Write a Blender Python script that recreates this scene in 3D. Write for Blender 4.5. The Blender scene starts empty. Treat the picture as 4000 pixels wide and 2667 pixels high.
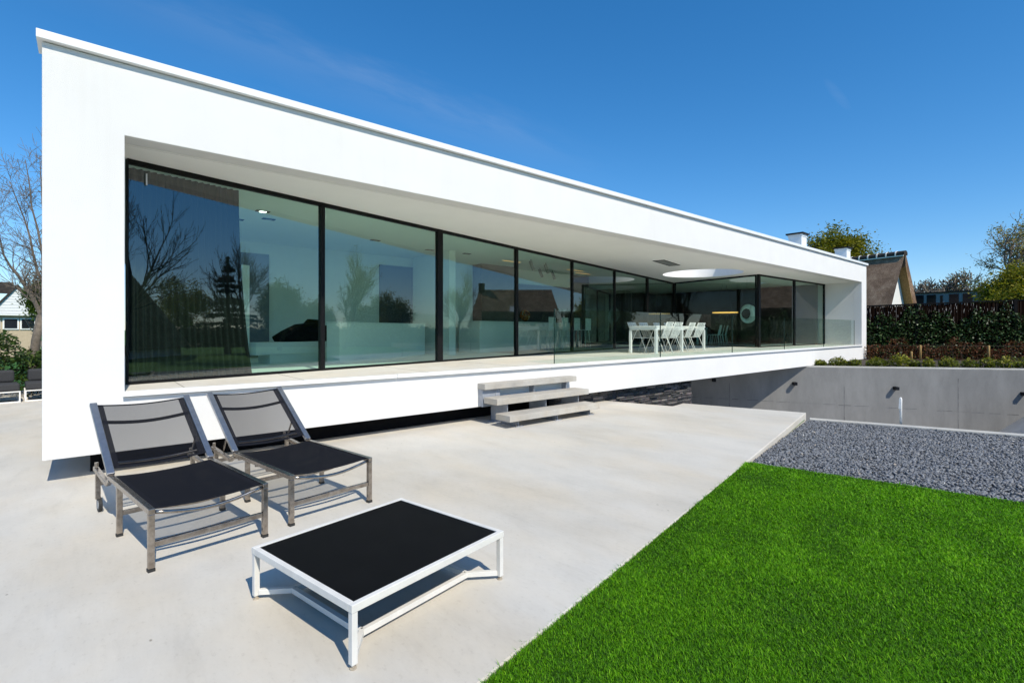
import bpy, bmesh, math, random
import numpy as np
from mathutils import Vector, Matrix
R = math.radians
rnd = random.Random(7)
rng = np.random.default_rng(11)
scene = bpy.context.scene
col = scene.collection

# ------------------------------------------------------------------ helpers
class MB:
    """collects shapes and links them as ONE mesh object"""
    def __init__(self):
        self.v = []; self.f = []
    def add(self, vs, fs):
        o = len(self.v)
        self.v.extend([tuple(p) for p in vs])
        self.f.extend([tuple(i + o for i in f) for f in fs])
    def box(self, x0, x1, y0, y1, z0, z1, M=None):
        vs = [(x0,y0,z0),(x1,y0,z0),(x1,y1,z0),(x0,y1,z0),(x0,y0,z1),(x1,y0,z1),(x1,y1,z1),(x0,y1,z1)]
        if M is not None: vs = [M @ Vector(p) for p in vs]
        self.add(vs, [(0,3,2,1),(4,5,6,7),(0,1,5,4),(1,2,6,5),(2,3,7,6),(3,0,4,7)])
    def bar(self, p0, p1, w, h, up=(0,0,1)):
        p0 = Vector(p0); p1 = Vector(p1); d = (p1-p0).normalized(); up = Vector(up)
        if abs(d.dot(up)) > .99: up = Vector((0,1,0))
        s = d.cross(up).normalized(); u = s.cross(d).normalized()
        vs = []
        for p in (p0, p1):
            for a, b in ((-1,-1),(1,-1),(1,1),(-1,1)):
                vs.append(p + s*(a*w/2) + u*(b*h/2))
        self.add(vs, [(3,2,1,0),(4,5,6,7),(0,1,5,4),(1,2,6,5),(2,3,7,6),(3,0,4,7)])
    def tube(self, pts, rads, n=6, cap=True):
        pts = [Vector(p) for p in pts]
        if not hasattr(rads, '__len__'): rads = [rads]*len(pts)
        vs = []; prev = None
        for i, p in enumerate(pts):
            d = (pts[min(i+1,len(pts)-1)] - pts[max(i-1,0)])
            d = d.normalized() if d.length > 1e-9 else Vector((0,0,1))
            if prev is None:
                a = Vector((0,0,1)) if abs(d.z) < .9 else Vector((1,0,0))
                s = d.cross(a).normalized()
            else:
                s = (prev - d*prev.dot(d)).normalized()
            prev = s; t = d.cross(s)
            for k in range(n):
                a = 2*math.pi*k/n
                vs.append(p + (s*math.cos(a) + t*math.sin(a))*rads[i])
        fs = []
        for i in range(len(pts)-1):
            for k in range(n):
                fs.append((i*n+k, i*n+(k+1)%n, (i+1)*n+(k+1)%n, (i+1)*n+k))
        if cap:
            fs.append(tuple(range(n-1,-1,-1))); fs.append(tuple((len(pts)-1)*n+k for k in range(n)))
        self.add(vs, fs)
    def prism(self, poly, z0, z1):
        n = len(poly)
        a = sum(poly[i][0]*poly[(i+1)%n][1]-poly[(i+1)%n][0]*poly[i][1] for i in range(n))
        if a < 0: poly = poly[::-1]
        vs = [(x,y,z0) for x,y in poly] + [(x,y,z1) for x,y in poly]
        fs = [tuple(range(n-1,-1,-1)), tuple(range(n,2*n))] + [(i,(i+1)%n,n+(i+1)%n,n+i) for i in range(n)]
        self.add(vs, fs)
    def extrude(self, prof, p0, p1, ux, uz):
        """profile [(a,b)] in axes ux,uz swept from p0 to p1"""
        n = len(prof); ux = Vector(ux); uz = Vector(uz); vs = []
        for p in (Vector(p0), Vector(p1)):
            for a, b in prof: vs.append(p + ux*a + uz*b)
        fs = [tuple(range(n-1,-1,-1)), tuple(range(n,2*n))] + [(i,(i+1)%n,n+(i+1)%n,n+i) for i in range(n)]
        self.add(vs, fs)
    def disc(self, c, r, n=24, h=.01):
        self.tube([c, (c[0],c[1],c[2]+h)], r, n)
    def build(self, name, m, parent=None, bevel=0, smooth=False, loc=None):
        me = bpy.data.meshes.new(name); me.from_pydata(self.v, [], self.f); me.validate(); me.update()
        bm = bmesh.new(); bm.from_mesh(me); bmesh.ops.recalc_face_normals(bm, faces=bm.faces); bm.to_mesh(me); bm.free()
        o = bpy.data.objects.new(name, me); col.objects.link(o)
        if m: me.materials.append(m)
        if parent: o.parent = parent
        if loc: o.location = loc
        if smooth: me.polygons.foreach_set('use_smooth', [True]*len(me.polygons))
        if bevel:
            b = o.modifiers.new('bevel','BEVEL'); b.width = bevel; b.segments = 2; b.limit_method = 'ANGLE'; b.angle_limit = R(40)
        return o

def tag(o, label=None, cat=None, group=None, kind=None):
    if label: o['label'] = label
    if cat: o['category'] = cat
    if group: o['group'] = group
    if kind: o['kind'] = kind
    return o
def empty(name, loc, rz=0):
    o = bpy.data.objects.new(name, None); col.objects.link(o); o.location = loc; o.rotation_euler = (0,0,rz)
    o.empty_display_size = .2
    return o
def thing(name, label, cat, loc=(0,0,0), rz=0, group=None):
    return tag(empty(name, loc, rz), label, cat, group)
def copy_tree(o, parent=None):
    c = o.copy(); col.objects.link(c); c.parent = parent
    for ch in [x for x in bpy.data.objects if x.parent == o]: copy_tree(ch, c)
    return c
def raw_mesh(name, verts, loops, sizes, m, parent=None, cols=None, smooth=False):
    """fast mesh from numpy arrays; cols = per-vertex grey value stored in attribute 'shade'"""
    me = bpy.data.meshes.new(name)
    nv = len(verts); me.vertices.add(nv); me.vertices.foreach_set('co', np.ascontiguousarray(verts, np.float32).ravel())
    me.loops.add(len(loops)); me.loops.foreach_set('vertex_index', np.ascontiguousarray(loops, np.int32))
    st = np.concatenate([[0], np.cumsum(sizes)[:-1]]).astype(np.int32)
    me.polygons.add(len(sizes)); me.polygons.foreach_set('loop_start', st)
    try: me.polygons.foreach_set('loop_total', np.ascontiguousarray(sizes, np.int32))
    except Exception: pass
    me.update(calc_edges=True)
    if cols is not None:
        a = me.attributes.new('shade','FLOAT','POINT'); a.data.foreach_set('value', np.ascontiguousarray(cols, np.float32))
    if smooth: me.polygons.foreach_set('use_smooth', np.ones(len(sizes), bool))
    me.validate()
    o = bpy.data.objects.new(name, me); col.objects.link(o)
    if m: me.materials.append(m)
    if parent: o.parent = parent
    return o
def leaf_cloud(name, pts, size, m, parent=None, up=.3, aspect=.5, shade=None, droop=0.0):
    """many leaf-shaped quads (folded rhombs) centred at pts"""
    pts = np.asarray(pts, float); n = len(pts)
    d = rng.normal(size=(n,3)); d[:,2] = d[:,2]*.6 - droop; d /= np.linalg.norm(d,axis=1)[:,None]
    nn = rng.normal(size=(n,3)); nn[:,2] += up*2
    s = np.cross(d, nn); s /= np.linalg.norm(s,axis=1)[:,None]+1e-9
    k = np.cross(s, d)
    L = size*rng.uniform(.6,1.35,n)[:,None]; W = L*aspect
    a = pts - d*L*.5; b = pts + s*W*.5 + k*L*.06; c = pts + d*L*.5; e = pts - s*W*.5 + k*L*.06
    V = np.stack([a,b,c,e],1).reshape(-1,3)
    loops = np.arange(4*n); sizes = np.full(n,4)
    if shade is None: shade = rng.uniform(0,1,n)
    return raw_mesh(name, V, loops, sizes, m, parent, np.repeat(shade,4))

# ------------------------------------------------------------------ materials
def newmat(name):
    m = bpy.data.materials.new(name); m.use_nodes = True
    nt = m.node_tree; b = nt.nodes['Principled BSDF']
    return m, nt, b
def N(nt, t, **kw):
    n = nt.nodes.new(t)
    for k, v in kw.items():
        if k in n.inputs: n.inputs[k].default_value = v
        else: setattr(n, k, v)
    return n
def ramp(nt, fac, stops):
    r = nt.nodes.new('ShaderNodeValToRGB'); els = r.color_ramp.elements
    while len(els) > 1: els.remove(els[0])
    els[0].position = stops[0][0]; els[0].color = (*stops[0][1],1)
    for p, c in stops[1:]:
        e = els.new(p); e.color = (*c,1)
    nt.links.new(fac, r.inputs['Fac']); return r
def coords(nt, scale=(1,1,1), kind='Object'):
    tc = nt.nodes.new('ShaderNodeTexCoord'); mp = nt.nodes.new('ShaderNodeMapping'); mp.inputs['Scale'].default_value = scale
    nt.links.new(tc.outputs[kind], mp.inputs['Vector']); return mp.outputs['Vector']
def noise(nt, vec, scale, detail=4, rough=.55):
    n = N(nt,'ShaderNodeTexNoise'); n.inputs['Scale'].default_value = scale; n.inputs['Detail'].default_value = detail; n.inputs['Roughness'].default_value = rough
    nt.links.new(vec, n.inputs['Vector']); return n
def bump(nt, b, h, strength, dist):
    bp = N(nt,'ShaderNodeBump'); bp.inputs['Strength'].default_value = strength; bp.inputs['Distance'].default_value = dist
    nt.links.new(h, bp.inputs['Height']); nt.links.new(bp.outputs['Normal'], b.inputs['Normal'])
def simple(name, c, rough=.5, metal=0, var=.0, scale=8, bumps=0, spec=.5):
    m, nt, b = newmat(name); b.inputs['Base Color'].default_value = (*c,1); b.inputs['Roughness'].default_value = rough; b.inputs['Metallic'].default_value = metal
    b.inputs['Specular IOR Level'].default_value = spec
    v = coords(nt)
    n = noise(nt, v, scale, 5)
    if var:
        lo = tuple(x*(1-var) for x in c); hi = tuple(min(1,x*(1+var)) for x in c)
        r = ramp(nt, n.outputs['Fac'], [(.3,lo),(.7,hi)]); nt.links.new(r.outputs['Color'], b.inputs['Base Color'])
    if bumps: bump(nt, b, n.outputs['Fac'], 1, bumps)
    return m
M = {}
# white render
m, nt, b = newmat('white_render'); v = coords(nt)
n1 = noise(nt, v, 150, 4, .7); n2 = noise(nt, v, 1.3, 6); v3 = coords(nt, (2.2,2.2,.16)); n3 = noise(nt, v3, 2.4, 6, .6)
r = ramp(nt, n2.outputs['Fac'], [(.3,(.775,.76,.742)),(.7,(.81,.796,.778))])
r3 = ramp(nt, n3.outputs['Fac'], [(.28,(.955,.95,.94)),(.46,(1,1,1))])
r1 = ramp(nt, n1.outputs['Fac'], [(.3,(.93,.93,.93)),(.55,(1,1,1))])
ma = N(nt,'ShaderNodeMixRGB'); ma.blend_type = 'MULTIPLY'; ma.inputs['Fac'].default_value = .5; nt.links.new(r.outputs['Color'], ma.inputs['Color1']); nt.links.new(r3.outputs['Color'], ma.inputs['Color2'])
mb_ = N(nt,'ShaderNodeMixRGB'); mb_.blend_type = 'MULTIPLY'; mb_.inputs['Fac'].default_value = .8; nt.links.new(ma.outputs['Color'], mb_.inputs['Color1']); nt.links.new(r1.outputs['Color'], mb_.inputs['Color2'])
nt.links.new(mb_.outputs['Color'], b.inputs['Base Color'])
b.inputs['Roughness'].default_value = .95; b.inputs['Specular IOR Level'].default_value = .2; bump(nt, b, n1.outputs['Fac'], .8, .006); M['render'] = m
M['white_paint'] = simple('white_paint', (.84,.84,.83), .35, var=.03, scale=3)
M['soffit'] = simple('soffit_plaster', (.93,.915,.88), .9, var=.02, scale=1.5)
M['inner_white'] = simple('interior_plaster', (.92,.92,.91), .8, var=.02)
M['inner_dark'] = simple('interior_dark_wall', (.035,.03,.028), .5, var=.2)
M['inner_floor'] = simple('grey_low_bounce_floor', (.27,.275,.27), .35, var=.15, scale=1.2)
M['brown_panel'] = simple('brown_wall_panel', (.14,.11,.09), .6, var=.15, scale=3)
M['black_frame'] = simple('black_aluminium', (.006,.006,.0065), .5, var=.2, scale=20, spec=.2)
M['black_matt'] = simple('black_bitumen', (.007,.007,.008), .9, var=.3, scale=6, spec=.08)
M['white_metal'] = simple('white_powder_coat', (.80,.79,.77), .38, var=.05, scale=14)
M['cream_metal'] = simple('off_white_enamel', (.70,.68,.64), .45, var=.07, scale=9)
M['grey_steel'] = simple('grey_painted_steel', (.30,.32,.36), .45, var=.12, scale=12)
M['rubber'] = simple('black_rubber', (.02,.02,.02), .7)
M['fabric_dark'] = simple('charcoal_outdoor_fabric', (.035,.036,.04), .9, var=.25, scale=60, bumps=.002)
M['black_glass'] = simple('black_table_panel', (.003,.003,.0033), .65, var=.3, scale=5, spec=.12)
M['lamp_black'] = simple('anthracite_lamp', (.014,.014,.016), .7, spec=.2)
M['yellow'] = simple('yellow_glaze', (.55,.50,.02), .4)
M['wood_stake'] = simple('weathered_softwood', (.42,.27,.10), .8, var=.25, scale=30)
# terrace concrete
def concrete(name, dark, mid, light, warm, sc=1.0, stretch=(1,1,1), bm=.0015):
    m, nt, b = newmat(name); v = coords(nt, stretch)
    n1 = noise(nt, v, .55*sc, 8, .62); n2 = noise(nt, v, 2.6*sc, 8, .65); n3 = noise(nt, v, 60, 3)
    n4 = noise(nt, v, .8*sc, 6, .6)
    r1 = ramp(nt, n1.outputs['Fac'], [(.3,dark),(.5,mid),(.72,light)])
    mx = N(nt,'ShaderNodeMixRGB'); mx.blend_type = 'MULTIPLY'; mx.inputs['Fac'].default_value = .6
    r2 = ramp(nt, n2.outputs['Fac'], [(.3,(.86,.86,.86)),(.55,(1,1,1)),(.75,(1.06,1.05,1.04))])
    nt.links.new(r1.outputs['Color'], mx.inputs['Color1']); nt.links.new(r2.outputs['Color'], mx.inputs['Color2'])
    mw = N(nt,'ShaderNodeMixRGB'); mw.blend_type = 'MULTIPLY'; mw.inputs['Color2'].default_value = (*warm,1)
    r4 = ramp(nt, n4.outputs['Fac'], [(.42,(0,0,0)),(.66,(1,1,1))])
    nt.links.new(r4.outputs['Color'], mw.inputs['Fac']); nt.links.new(mx.outputs['Color'], mw.inputs['Color1'])
    # trowel smears, tiny pits and specks
    vs_ = coords(nt, (stretch[0]*1.6, stretch[1]*.55, 1)); n5 = noise(nt, vs_, 4.5*sc, 8, .72)
    r5 = ramp(nt, n5.outputs['Fac'], [(.30,(.86,.855,.85)),(.46,(.985,.985,.985)),(.60,(1.0,1.0,1.0)),(.72,(1.07,1.06,1.05))])
    m5 = N(nt,'ShaderNodeMixRGB'); m5.blend_type = 'MULTIPLY'; m5.inputs['Fac'].default_value = .6
    nt.links.new(mw.outputs['Color'], m5.inputs['Color1']); nt.links.new(r5.outputs['Color'], m5.inputs['Color2'])
    n6 = noise(nt, v, 38, 4, .7); r6 = ramp(nt, n6.outputs['Fac'], [(.30,(.88,.87,.86)),(.42,(1,1,1)),(.7,(1.03,1.03,1.03))])
    m6 = N(nt,'ShaderNodeMixRGB'); m6.blend_type = 'MULTIPLY'; m6.inputs['Fac'].default_value = .8
    nt.links.new(m5.outputs['Color'], m6.inputs['Color1']); nt.links.new(r6.outputs['Color'], m6.inputs['Color2'])
    vo = N(nt,'ShaderNodeTexVoronoi'); vo.inputs['Scale'].default_value = 5.5; vo.inputs['Randomness'].default_value = 1; nt.links.new(v, vo.inputs['Vector'])
    rv = ramp(nt, vo.outputs['Distance'], [(.022,(.42,.39,.35)),(.045,(1,1,1))])
    n7 = noise(nt, v, 1.7, 3); r7 = ramp(nt, n7.outputs['Fac'], [(.48,(0,0,0)),(.56,(.8,.8,.8))])
    ms = N(nt,'ShaderNodeMixRGB'); ms.blend_type = 'MULTIPLY'; nt.links.new(r7.outputs['Color'], ms.inputs['Fac'])
    nt.links.new(m6.outputs['Color'], ms.inputs['Color1']); nt.links.new(rv.outputs['Color'], ms.inputs['Color2'])
    nt.links.new(ms.outputs['Color'], b.inputs['Base Color'])
    b.inputs['Roughness'].default_value = .75; b.inputs['Specular IOR Level'].default_value = .3
    bump(nt, b, n3.outputs['Fac'], .5, bm)
    return m
M['terrace'] = concrete('terrace_concrete', (.505,.480,.433), (.58,.551,.498), (.64,.612,.558), (1.0,.945,.86), .9, (1.0,.55,1))
M['tread'] = concrete('precast_concrete', (.38,.36,.325), (.45,.425,.385), (.52,.50,.455), (1.0,.95,.88), 3.0, (1,1,1), .0008)
M['wall_concrete'] = concrete('cast_concrete', (.185,.183,.18), (.225,.222,.218), (.275,.272,.267), (.92,.92,.92), 1.2, (1.6,1.6,.5), .002)
M['drive'] = concrete('driveway_concrete', (.34,.34,.34), (.40,.40,.40), (.46,.46,.46), (.95,.95,.95), 1.0)
M['cap_concrete'] = concrete('pale_concrete_edge', (.42,.41,.39), (.50,.49,.46), (.58,.57,.54), (1,.97,.92), 2.0)
M['deck'] = concrete('house_floor_stone', (.61,.58,.53), (.67,.64,.58), (.72,.69,.63), (1,.96,.9), 1.4)
# stainless steel
m, nt, b = newmat('brushed_stainless'); v = coords(nt, (1,1,1))
n1 = noise(nt, v, 25, 5); r = ramp(nt, n1.outputs['Fac'], [(.3,(.30,.255,.215)),(.7,(.50,.45,.40))]); nt.links.new(r.outputs['Color'], b.inputs['Base Color'])
b.inputs['Metallic'].default_value = 1; b.inputs['Roughness'].default_value = .27; M['steel'] = m
M['steel_sky_sheen'] = simple('stainless_sky_sheen', (.42,.42,.43), .36, metal=1, var=.12, scale=25)  # same stainless, coloured paler to carry the sky reflection on the back rails
# mesh sling: open weave, lets part of the light through
def sling(name, c, lo, hi):
    m, nt, b = newmat(name); out = nt.nodes['Material Output']
    b.inputs['Base Color'].default_value = (*c,1); b.inputs['Roughness'].default_value = .8; b.inputs['Specular IOR Level'].default_value = .06
    v = coords(nt); n1 = noise(nt, v, 420, 2)
    lw = N(nt,'ShaderNodeLayerWeight'); lw.inputs['Blend'].default_value = .5   # facing: 0 square on, 1 grazing
    mr = N(nt,'ShaderNodeMapRange'); mr.inputs['From Min'].default_value = .62; mr.inputs['From Max'].default_value = .12; mr.inputs['To Min'].default_value = lo; mr.inputs['To Max'].default_value = hi
    nt.links.new(lw.outputs['Facing'], mr.inputs['Value'])
    ad = N(nt,'ShaderNodeMath', operation='MULTIPLY_ADD'); ad.inputs[1].default_value = .14; nt.links.new(n1.outputs['Fac'], ad.inputs[0]); nt.links.new(mr.outputs[0], ad.inputs[2])
    sb_ = N(nt,'ShaderNodeMath', operation='SUBTRACT'); sb_.inputs[1].default_value = .07; sb_.use_clamp = True; nt.links.new(ad.outputs[0], sb_.inputs[0])
    tr = N(nt,'ShaderNodeBsdfTransparent'); mx = N(nt,'ShaderNodeMixShader')
    nt.links.new(sb_.outputs[0], mx.inputs['Fac']); nt.links.new(b.outputs[0], mx.inputs[1]); nt.links.new(tr.outputs[0], mx.inputs[2])
    nt.links.new(mx.outputs[0], out.inputs['Surface']); return m
M['sling'] = sling('black_mesh_sling', (.009,.010,.014), .0, .56); M['seat_sling'] = sling('black_mesh_seat', (.009,.010,.014), .0, .74)
M['sling_seam'] = sling('black_sling_seam', (.012,.013,.018), .0, .08)
# glass (thin sheet): tinted transmission plus mirror reflection by fresnel
def glass(name, tint, ior):
    m, nt, b = newmat(name); out = nt.nodes['Material Output']; nt.nodes.remove(b)
    fr = N(nt,'ShaderNodeFresnel'); fr.inputs['IOR'].default_value = ior
    geo = N(nt,'ShaderNodeNewGeometry')
    # same reflectance from both sides of the sheet
    bw = N(nt,'ShaderNodeMath', operation='MULTIPLY'); 
    tr = N(nt,'ShaderNodeBsdfTransparent'); tr.inputs['Color'].default_value = (*tint,1)
    gl = N(nt,'ShaderNodeBsdfGlossy'); gl.inputs['Roughness'].default_value = 0.0; gl.inputs['Color'].default_value = (.97,1,1,1)
    mx = N(nt,'ShaderNodeMixShader')
    lw = N(nt,'ShaderNodeLayerWeight'); 
    nt.nodes.remove(bw); nt.nodes.remove(fr); nt.nodes.remove(geo)
    # Schlick: F0 + (1-F0)(1-cos)^5 ; facing = 1-cos at blend .5
    lw.inputs['Blend'].default_value = .5
    pw = N(nt,'ShaderNodeMath', operation='POWER'); pw.inputs[1].default_value = 5
    nt.links.new(lw.outputs['Facing'], pw.inputs[0])
    F0 = ((ior-1)/(ior+1))**2
    ma = N(nt,'ShaderNodeMath', operation='MULTIPLY_ADD'); ma.inputs[1].default_value = 1-F0; ma.inputs[2].default_value = F0
    nt.links.new(pw.outputs[0], ma.inputs[0])
    nt.links.new(ma.outputs[0], mx.inputs['Fac']); nt.links.new(tr.outputs[0], mx.inputs[1]); nt.links.new(gl.outputs[0], mx.inputs[2])
    nt.links.new(mx.outputs[0], out.inputs['Surface']); return m
M['glazing'] = glass('green_tinted_glazing', (.60,.79,.70), 2.12)
M['balustrade'] = glass('clear_green_glass', (.80,.90,.86), 1.75)
M['glass_edge'] = simple('dark_green_glass_edge', (.01,.03,.025), .2)
# foliage
def foliage(name, stops, trans=.35, rough=.5):
    m, nt, b = newmat(name); out = nt.nodes['Material Output']
    at = N(nt,'ShaderNodeAttribute'); at.attribute_name = 'shade'
    r = ramp(nt, at.outputs['Fac'], stops)
    nt.links.new(r.outputs['Color'], b.inputs['Base Color']); b.inputs['Roughness'].default_value = rough; b.inputs['Specular IOR Level'].default_value = .3
    tl = N(nt,'ShaderNodeBsdfTranslucent'); mx = N(nt,'ShaderNodeMixShader'); mx.inputs['Fac'].default_value = trans
    nt.links.new(r.outputs['Color'], tl.inputs['Color'])
    nt.links.new(b.outputs[0], mx.inputs[1]); nt.links.new(tl.outputs[0], mx.inputs[2]); nt.links.new(mx.outputs[0], out.inputs['Surface'])
    return m
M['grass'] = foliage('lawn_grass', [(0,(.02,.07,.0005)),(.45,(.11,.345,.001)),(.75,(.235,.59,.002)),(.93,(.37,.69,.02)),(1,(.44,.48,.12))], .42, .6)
M['leaf_green'] = foliage('fresh_green_leaf', [(0,(.02,.05,.006)),(.6,(.07,.12,.012)),(1,(.14,.18,.02))], .4)
M['leaf_willow'] = foliage('willow_leaf', [(0,(.14,.14,.03)),(.6,(.32,.28,.06)),(1,(.46,.39,.11))], .4)
M['leaf_bushy'] = foliage('bushy_yellow_green_leaf', [(0,(.03,.045,.003)),(.5,(.16,.17,.008)),(1,(.36,.31,.02))], .45)
M['leaf_ivy'] = foliage('ivy_leaf', [(0,(.003,.012,.003)),(.5,(.022,.06,.016)),(.82,(.07,.13,.04)),(.95,(.17,.24,.11)),(1,(.34,.40,.24))], .15, .4)
M['leaf_beech'] = foliage('dry_beech_leaf', [(0,(.03,.012,.005)),(.5,(.12,.045,.018)),(1,(.32,.13,.055))], .3)
M['leaf_laurel'] = foliage('laurel_leaf', [(0,(.012,.03,.005)),(.6,(.045,.08,.012)),(.95,(.09,.12,.03)),(1,(.30,.25,.20))], .2, .35)
M['leaf_low'] = foliage('yellow_green_shrub_leaf', [(0,(.03,.05,.005)),(.5,(.11,.14,.012)),(.85,(.28,.28,.02)),(1,(.50,.46,.06))], .35, .4)
M['leaf_dark'] = foliage('conifer_needles', [(0,(.008,.018,.006)),(1,(.03,.05,.018))], .1)
M['bark'] = simple('grey_bark', (.15,.125,.10), .9, var=.3, scale=14, bumps=.01)
M['bark_dark'] = simple('dark_bark', (.07,.055,.04), .9, var=.3, scale=14)
# slate
m, nt, b = newmat('slate_chip'); at = N(nt,'ShaderNodeAttribute'); at.attribute_name = 'shade'
r = ramp(nt, at.outputs['Fac'], [(0,(.09,.095,.106)),(.5,(.175,.183,.20)),(.93,(.27,.28,.30)),(.97,(.40,.35,.30)),(1,(.62,.61,.59))]); nt.links.new(r.outputs['Color'], b.inputs['Base Color'])
b.inputs['Roughness'].default_value = .55; M['slate'] = m
M['slate_bed'] = simple('slate_bed', (.05,.055,.065), .8, var=.4, scale=40)
M['soil'] = simple('dark_soil', (.05,.038,.028), .95, var=.5, scale=9, bumps=.03)
# ground lawn sheets
m, nt, b = newmat('lawn_sheet'); v = coords(nt); n1 = noise(nt, v, .6, 6); n2 = noise(nt, v, 90, 4)
mx = N(nt,'ShaderNodeMixRGB'); mx.inputs['Fac'].default_value = .5
nt.links.new(n1.outputs['Fac'], mx.inputs['Color1']); nt.links.new(n2.outputs['Fac'], mx.inputs['Color2'])
r = ramp(nt, mx.outputs['Color'], [(.3,(.02,.08,.003)),(.5,(.035,.14,.005)),(.7,(.06,.20,.008))]); nt.links.new(r.outputs['Color'], b.inputs['Base Color']); b.inputs['Roughness'].default_value = .9
bump(nt, b, n2.outputs['Fac'], 1, .03); M['lawn'] = m
# thatch
m, nt, b = newmat('reed_thatch'); v = coords(nt, (1,1,1)); n1 = noise(nt, v, 1.2, 8, .7)
v2 = coords(nt, (14,14,3)); n2 = noise(nt, v2, 3, 6, .7)
mx = N(nt,'ShaderNodeMixRGB'); mx.inputs['Fac'].default_value = .55
nt.links.new(n1.outputs['Fac'], mx.inputs['Color1']); nt.links.new(n2.outputs['Fac'], mx.inputs['Color2'])
r = ramp(nt, mx.outputs['Color'], [(.38,(.11,.06,.038)),(.5,(.30,.185,.12)),(.62,(.58,.41,.29))]); nt.links.new(r.outputs['Color'], b.inputs['Base Color'])
b.inputs['Roughness'].default_value = 1; bump(nt, b, n2.outputs['Fac'], 1, .12); M['thatch'] = m
M['thatch_gold'] = simple('thatch_cut_edge', (.30,.18,.07), 1, var=.35, scale=12, bumps=.05)
M['tile_dark'] = simple('dark_ridge_tile', (.05,.045,.042), .95, var=.3, spec=.08)
M['mortar'] = simple('pale_mortar', (.78,.76,.72), .9, var=.1)
M['cream'] = simple('cream_render', (.50,.40,.28), .9, var=.08)
M['clapboard'] = simple('white_weatherboard', (.80,.80,.80), .6, var=.02)
M['grey_panel'] = simple('grey_facade_panel', (.16,.18,.22), .6, var=.1)
M['dark_window'] = simple('dark_window_pane', (.012,.014,.018), .08)
M['pale_wall'] = simple('pale_greenhouse_wall', (.45,.46,.42), .7, var=.15, scale=2)
M['lead'] = simple('grey_lead', (.35,.36,.37), .6, var=.15)
M['curtain'] = simple('charcoal_curtain', (.010,.010,.011), .85, var=.2, scale=30)
M['vent_mesh'] = simple('grey_vent_mesh', (.24,.25,.24), .5, var=.3, scale=90)
# reed fence
m, nt, b = newmat('brushwood_screen'); at = N(nt,'ShaderNodeAttribute'); at.attribute_name = 'shade'
r = ramp(nt, at.outputs['Fac'], [(0,(.003,.002,.001)),(.6,(.010,.0055,.004)),(.9,(.022,.013,.010)),(.955,(.04,.03,.025)),(1,(.42,.40,.39))]); nt.links.new(r.outputs['Color'], b.inputs['Base Color'])
b.inputs['Roughness'].default_value = 1; b.inputs['Specular IOR Level'].default_value = 0; M['reed'] = m
# stacked slate-stone wall
m, nt, b = newmat('stacked_slate_stone'); at = N(nt,'ShaderNodeAttribute'); at.attribute_name = 'shade'
v = coords(nt); n1 = noise(nt, v, 18, 6)
r = ramp(nt, at.outputs['Fac'], [(0,(.035,.035,.037)),(.5,(.10,.095,.095)),(.85,(.20,.18,.17)),(1,(.36,.31,.28))])
mx = N(nt,'ShaderNodeMixRGB'); mx.blend_type='MULTIPLY'; mx.inputs['Fac'].default_value=.6; nt.links.new(r.outputs['Color'], mx.inputs['Color1']); nt.links.new(n1.outputs['Color'], mx.inputs['Color2'])
nt.links.new(mx.outputs['Color'], b.inputs['Base Color']); b.inputs['Roughness'].default_value = .8; bump(nt, b, n1.outputs['Fac'], 1, .02); M['stone'] = m
def emis(name, c, s):
    m, nt, b = newmat(name); b.inputs['Base Color'].default_value = (*c,1); b.inputs['Emission Color'].default_value = (*c,1); b.inputs['Emission Strength'].default_value = s; return m
M['warm_light'] = emis('warm_led_strip', (1,.50,.12), 1.6)
M['spot_light'] = emis('lit_downlight', (1,.97,.9), 12)

# ------------------------------------------------------------------ world, sun, camera
SUN_EL, = (46.5,)
w = bpy.data.worlds.new('World'); scene.world = w; w.use_nodes = True
nt = w.node_tree; bg = nt.nodes['Background']
sky = nt.nodes.new('ShaderNodeTexSky'); sky.sky_type = 'NISHITA'; sky.sun_disc = False
sky.sun_elevation = R(SUN_EL); sky.sun_rotation = R(186); sky.altitude = 0; sky.air_density = 1.0; sky.dust_density = 0.0; sky.ozone_density = 8.0
hs = nt.nodes.new('ShaderNodeHueSaturation'); hs.inputs['Saturation'].default_value = 1.22; hs.inputs['Value'].default_value = 1.34; hs.inputs['Hue'].default_value = .501
nt.links.new(sky.outputs[0], hs.inputs['Color'])
gm = nt.nodes.new('ShaderNodeGamma'); gm.inputs['Gamma'].default_value = .88; nt.links.new(hs.outputs[0], gm.inputs['Color'])
tc = nt.nodes.new('ShaderNodeTexCoord')
def vmath(op, a=None, b=None, out='Vector', val=None):
    n = nt.nodes.new('ShaderNodeVectorMath'); n.operation = op
    if a is not None: nt.links.new(a, n.inputs[0])
    if val is not None: n.inputs[1].default_value = val
    if b is not None: nt.links.new(b, n.inputs[1])
    return n.outputs[out]
def math_(op, a, v1=None, v2=None, b=None):
    n = nt.nodes.new('ShaderNodeMath'); n.operation = op; nt.links.new(a, n.inputs[0])
    if v1 is not None: n.inputs[1].default_value = v1
    if v2 is not None: n.inputs[2].default_value = v2
    if b is not None: nt.links.new(b, n.inputs[1])
    return n.outputs[0]
dirv = vmath('NORMALIZE', tc.outputs['Generated'])
cA = Vector((.141,1.193,.628)).normalized(); cB = Vector((.609,.795,.397)).normalized()
cN = cA.cross(cB).normalized(); cT = cN.cross((cA+cB).normalized()).normalized()
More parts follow.
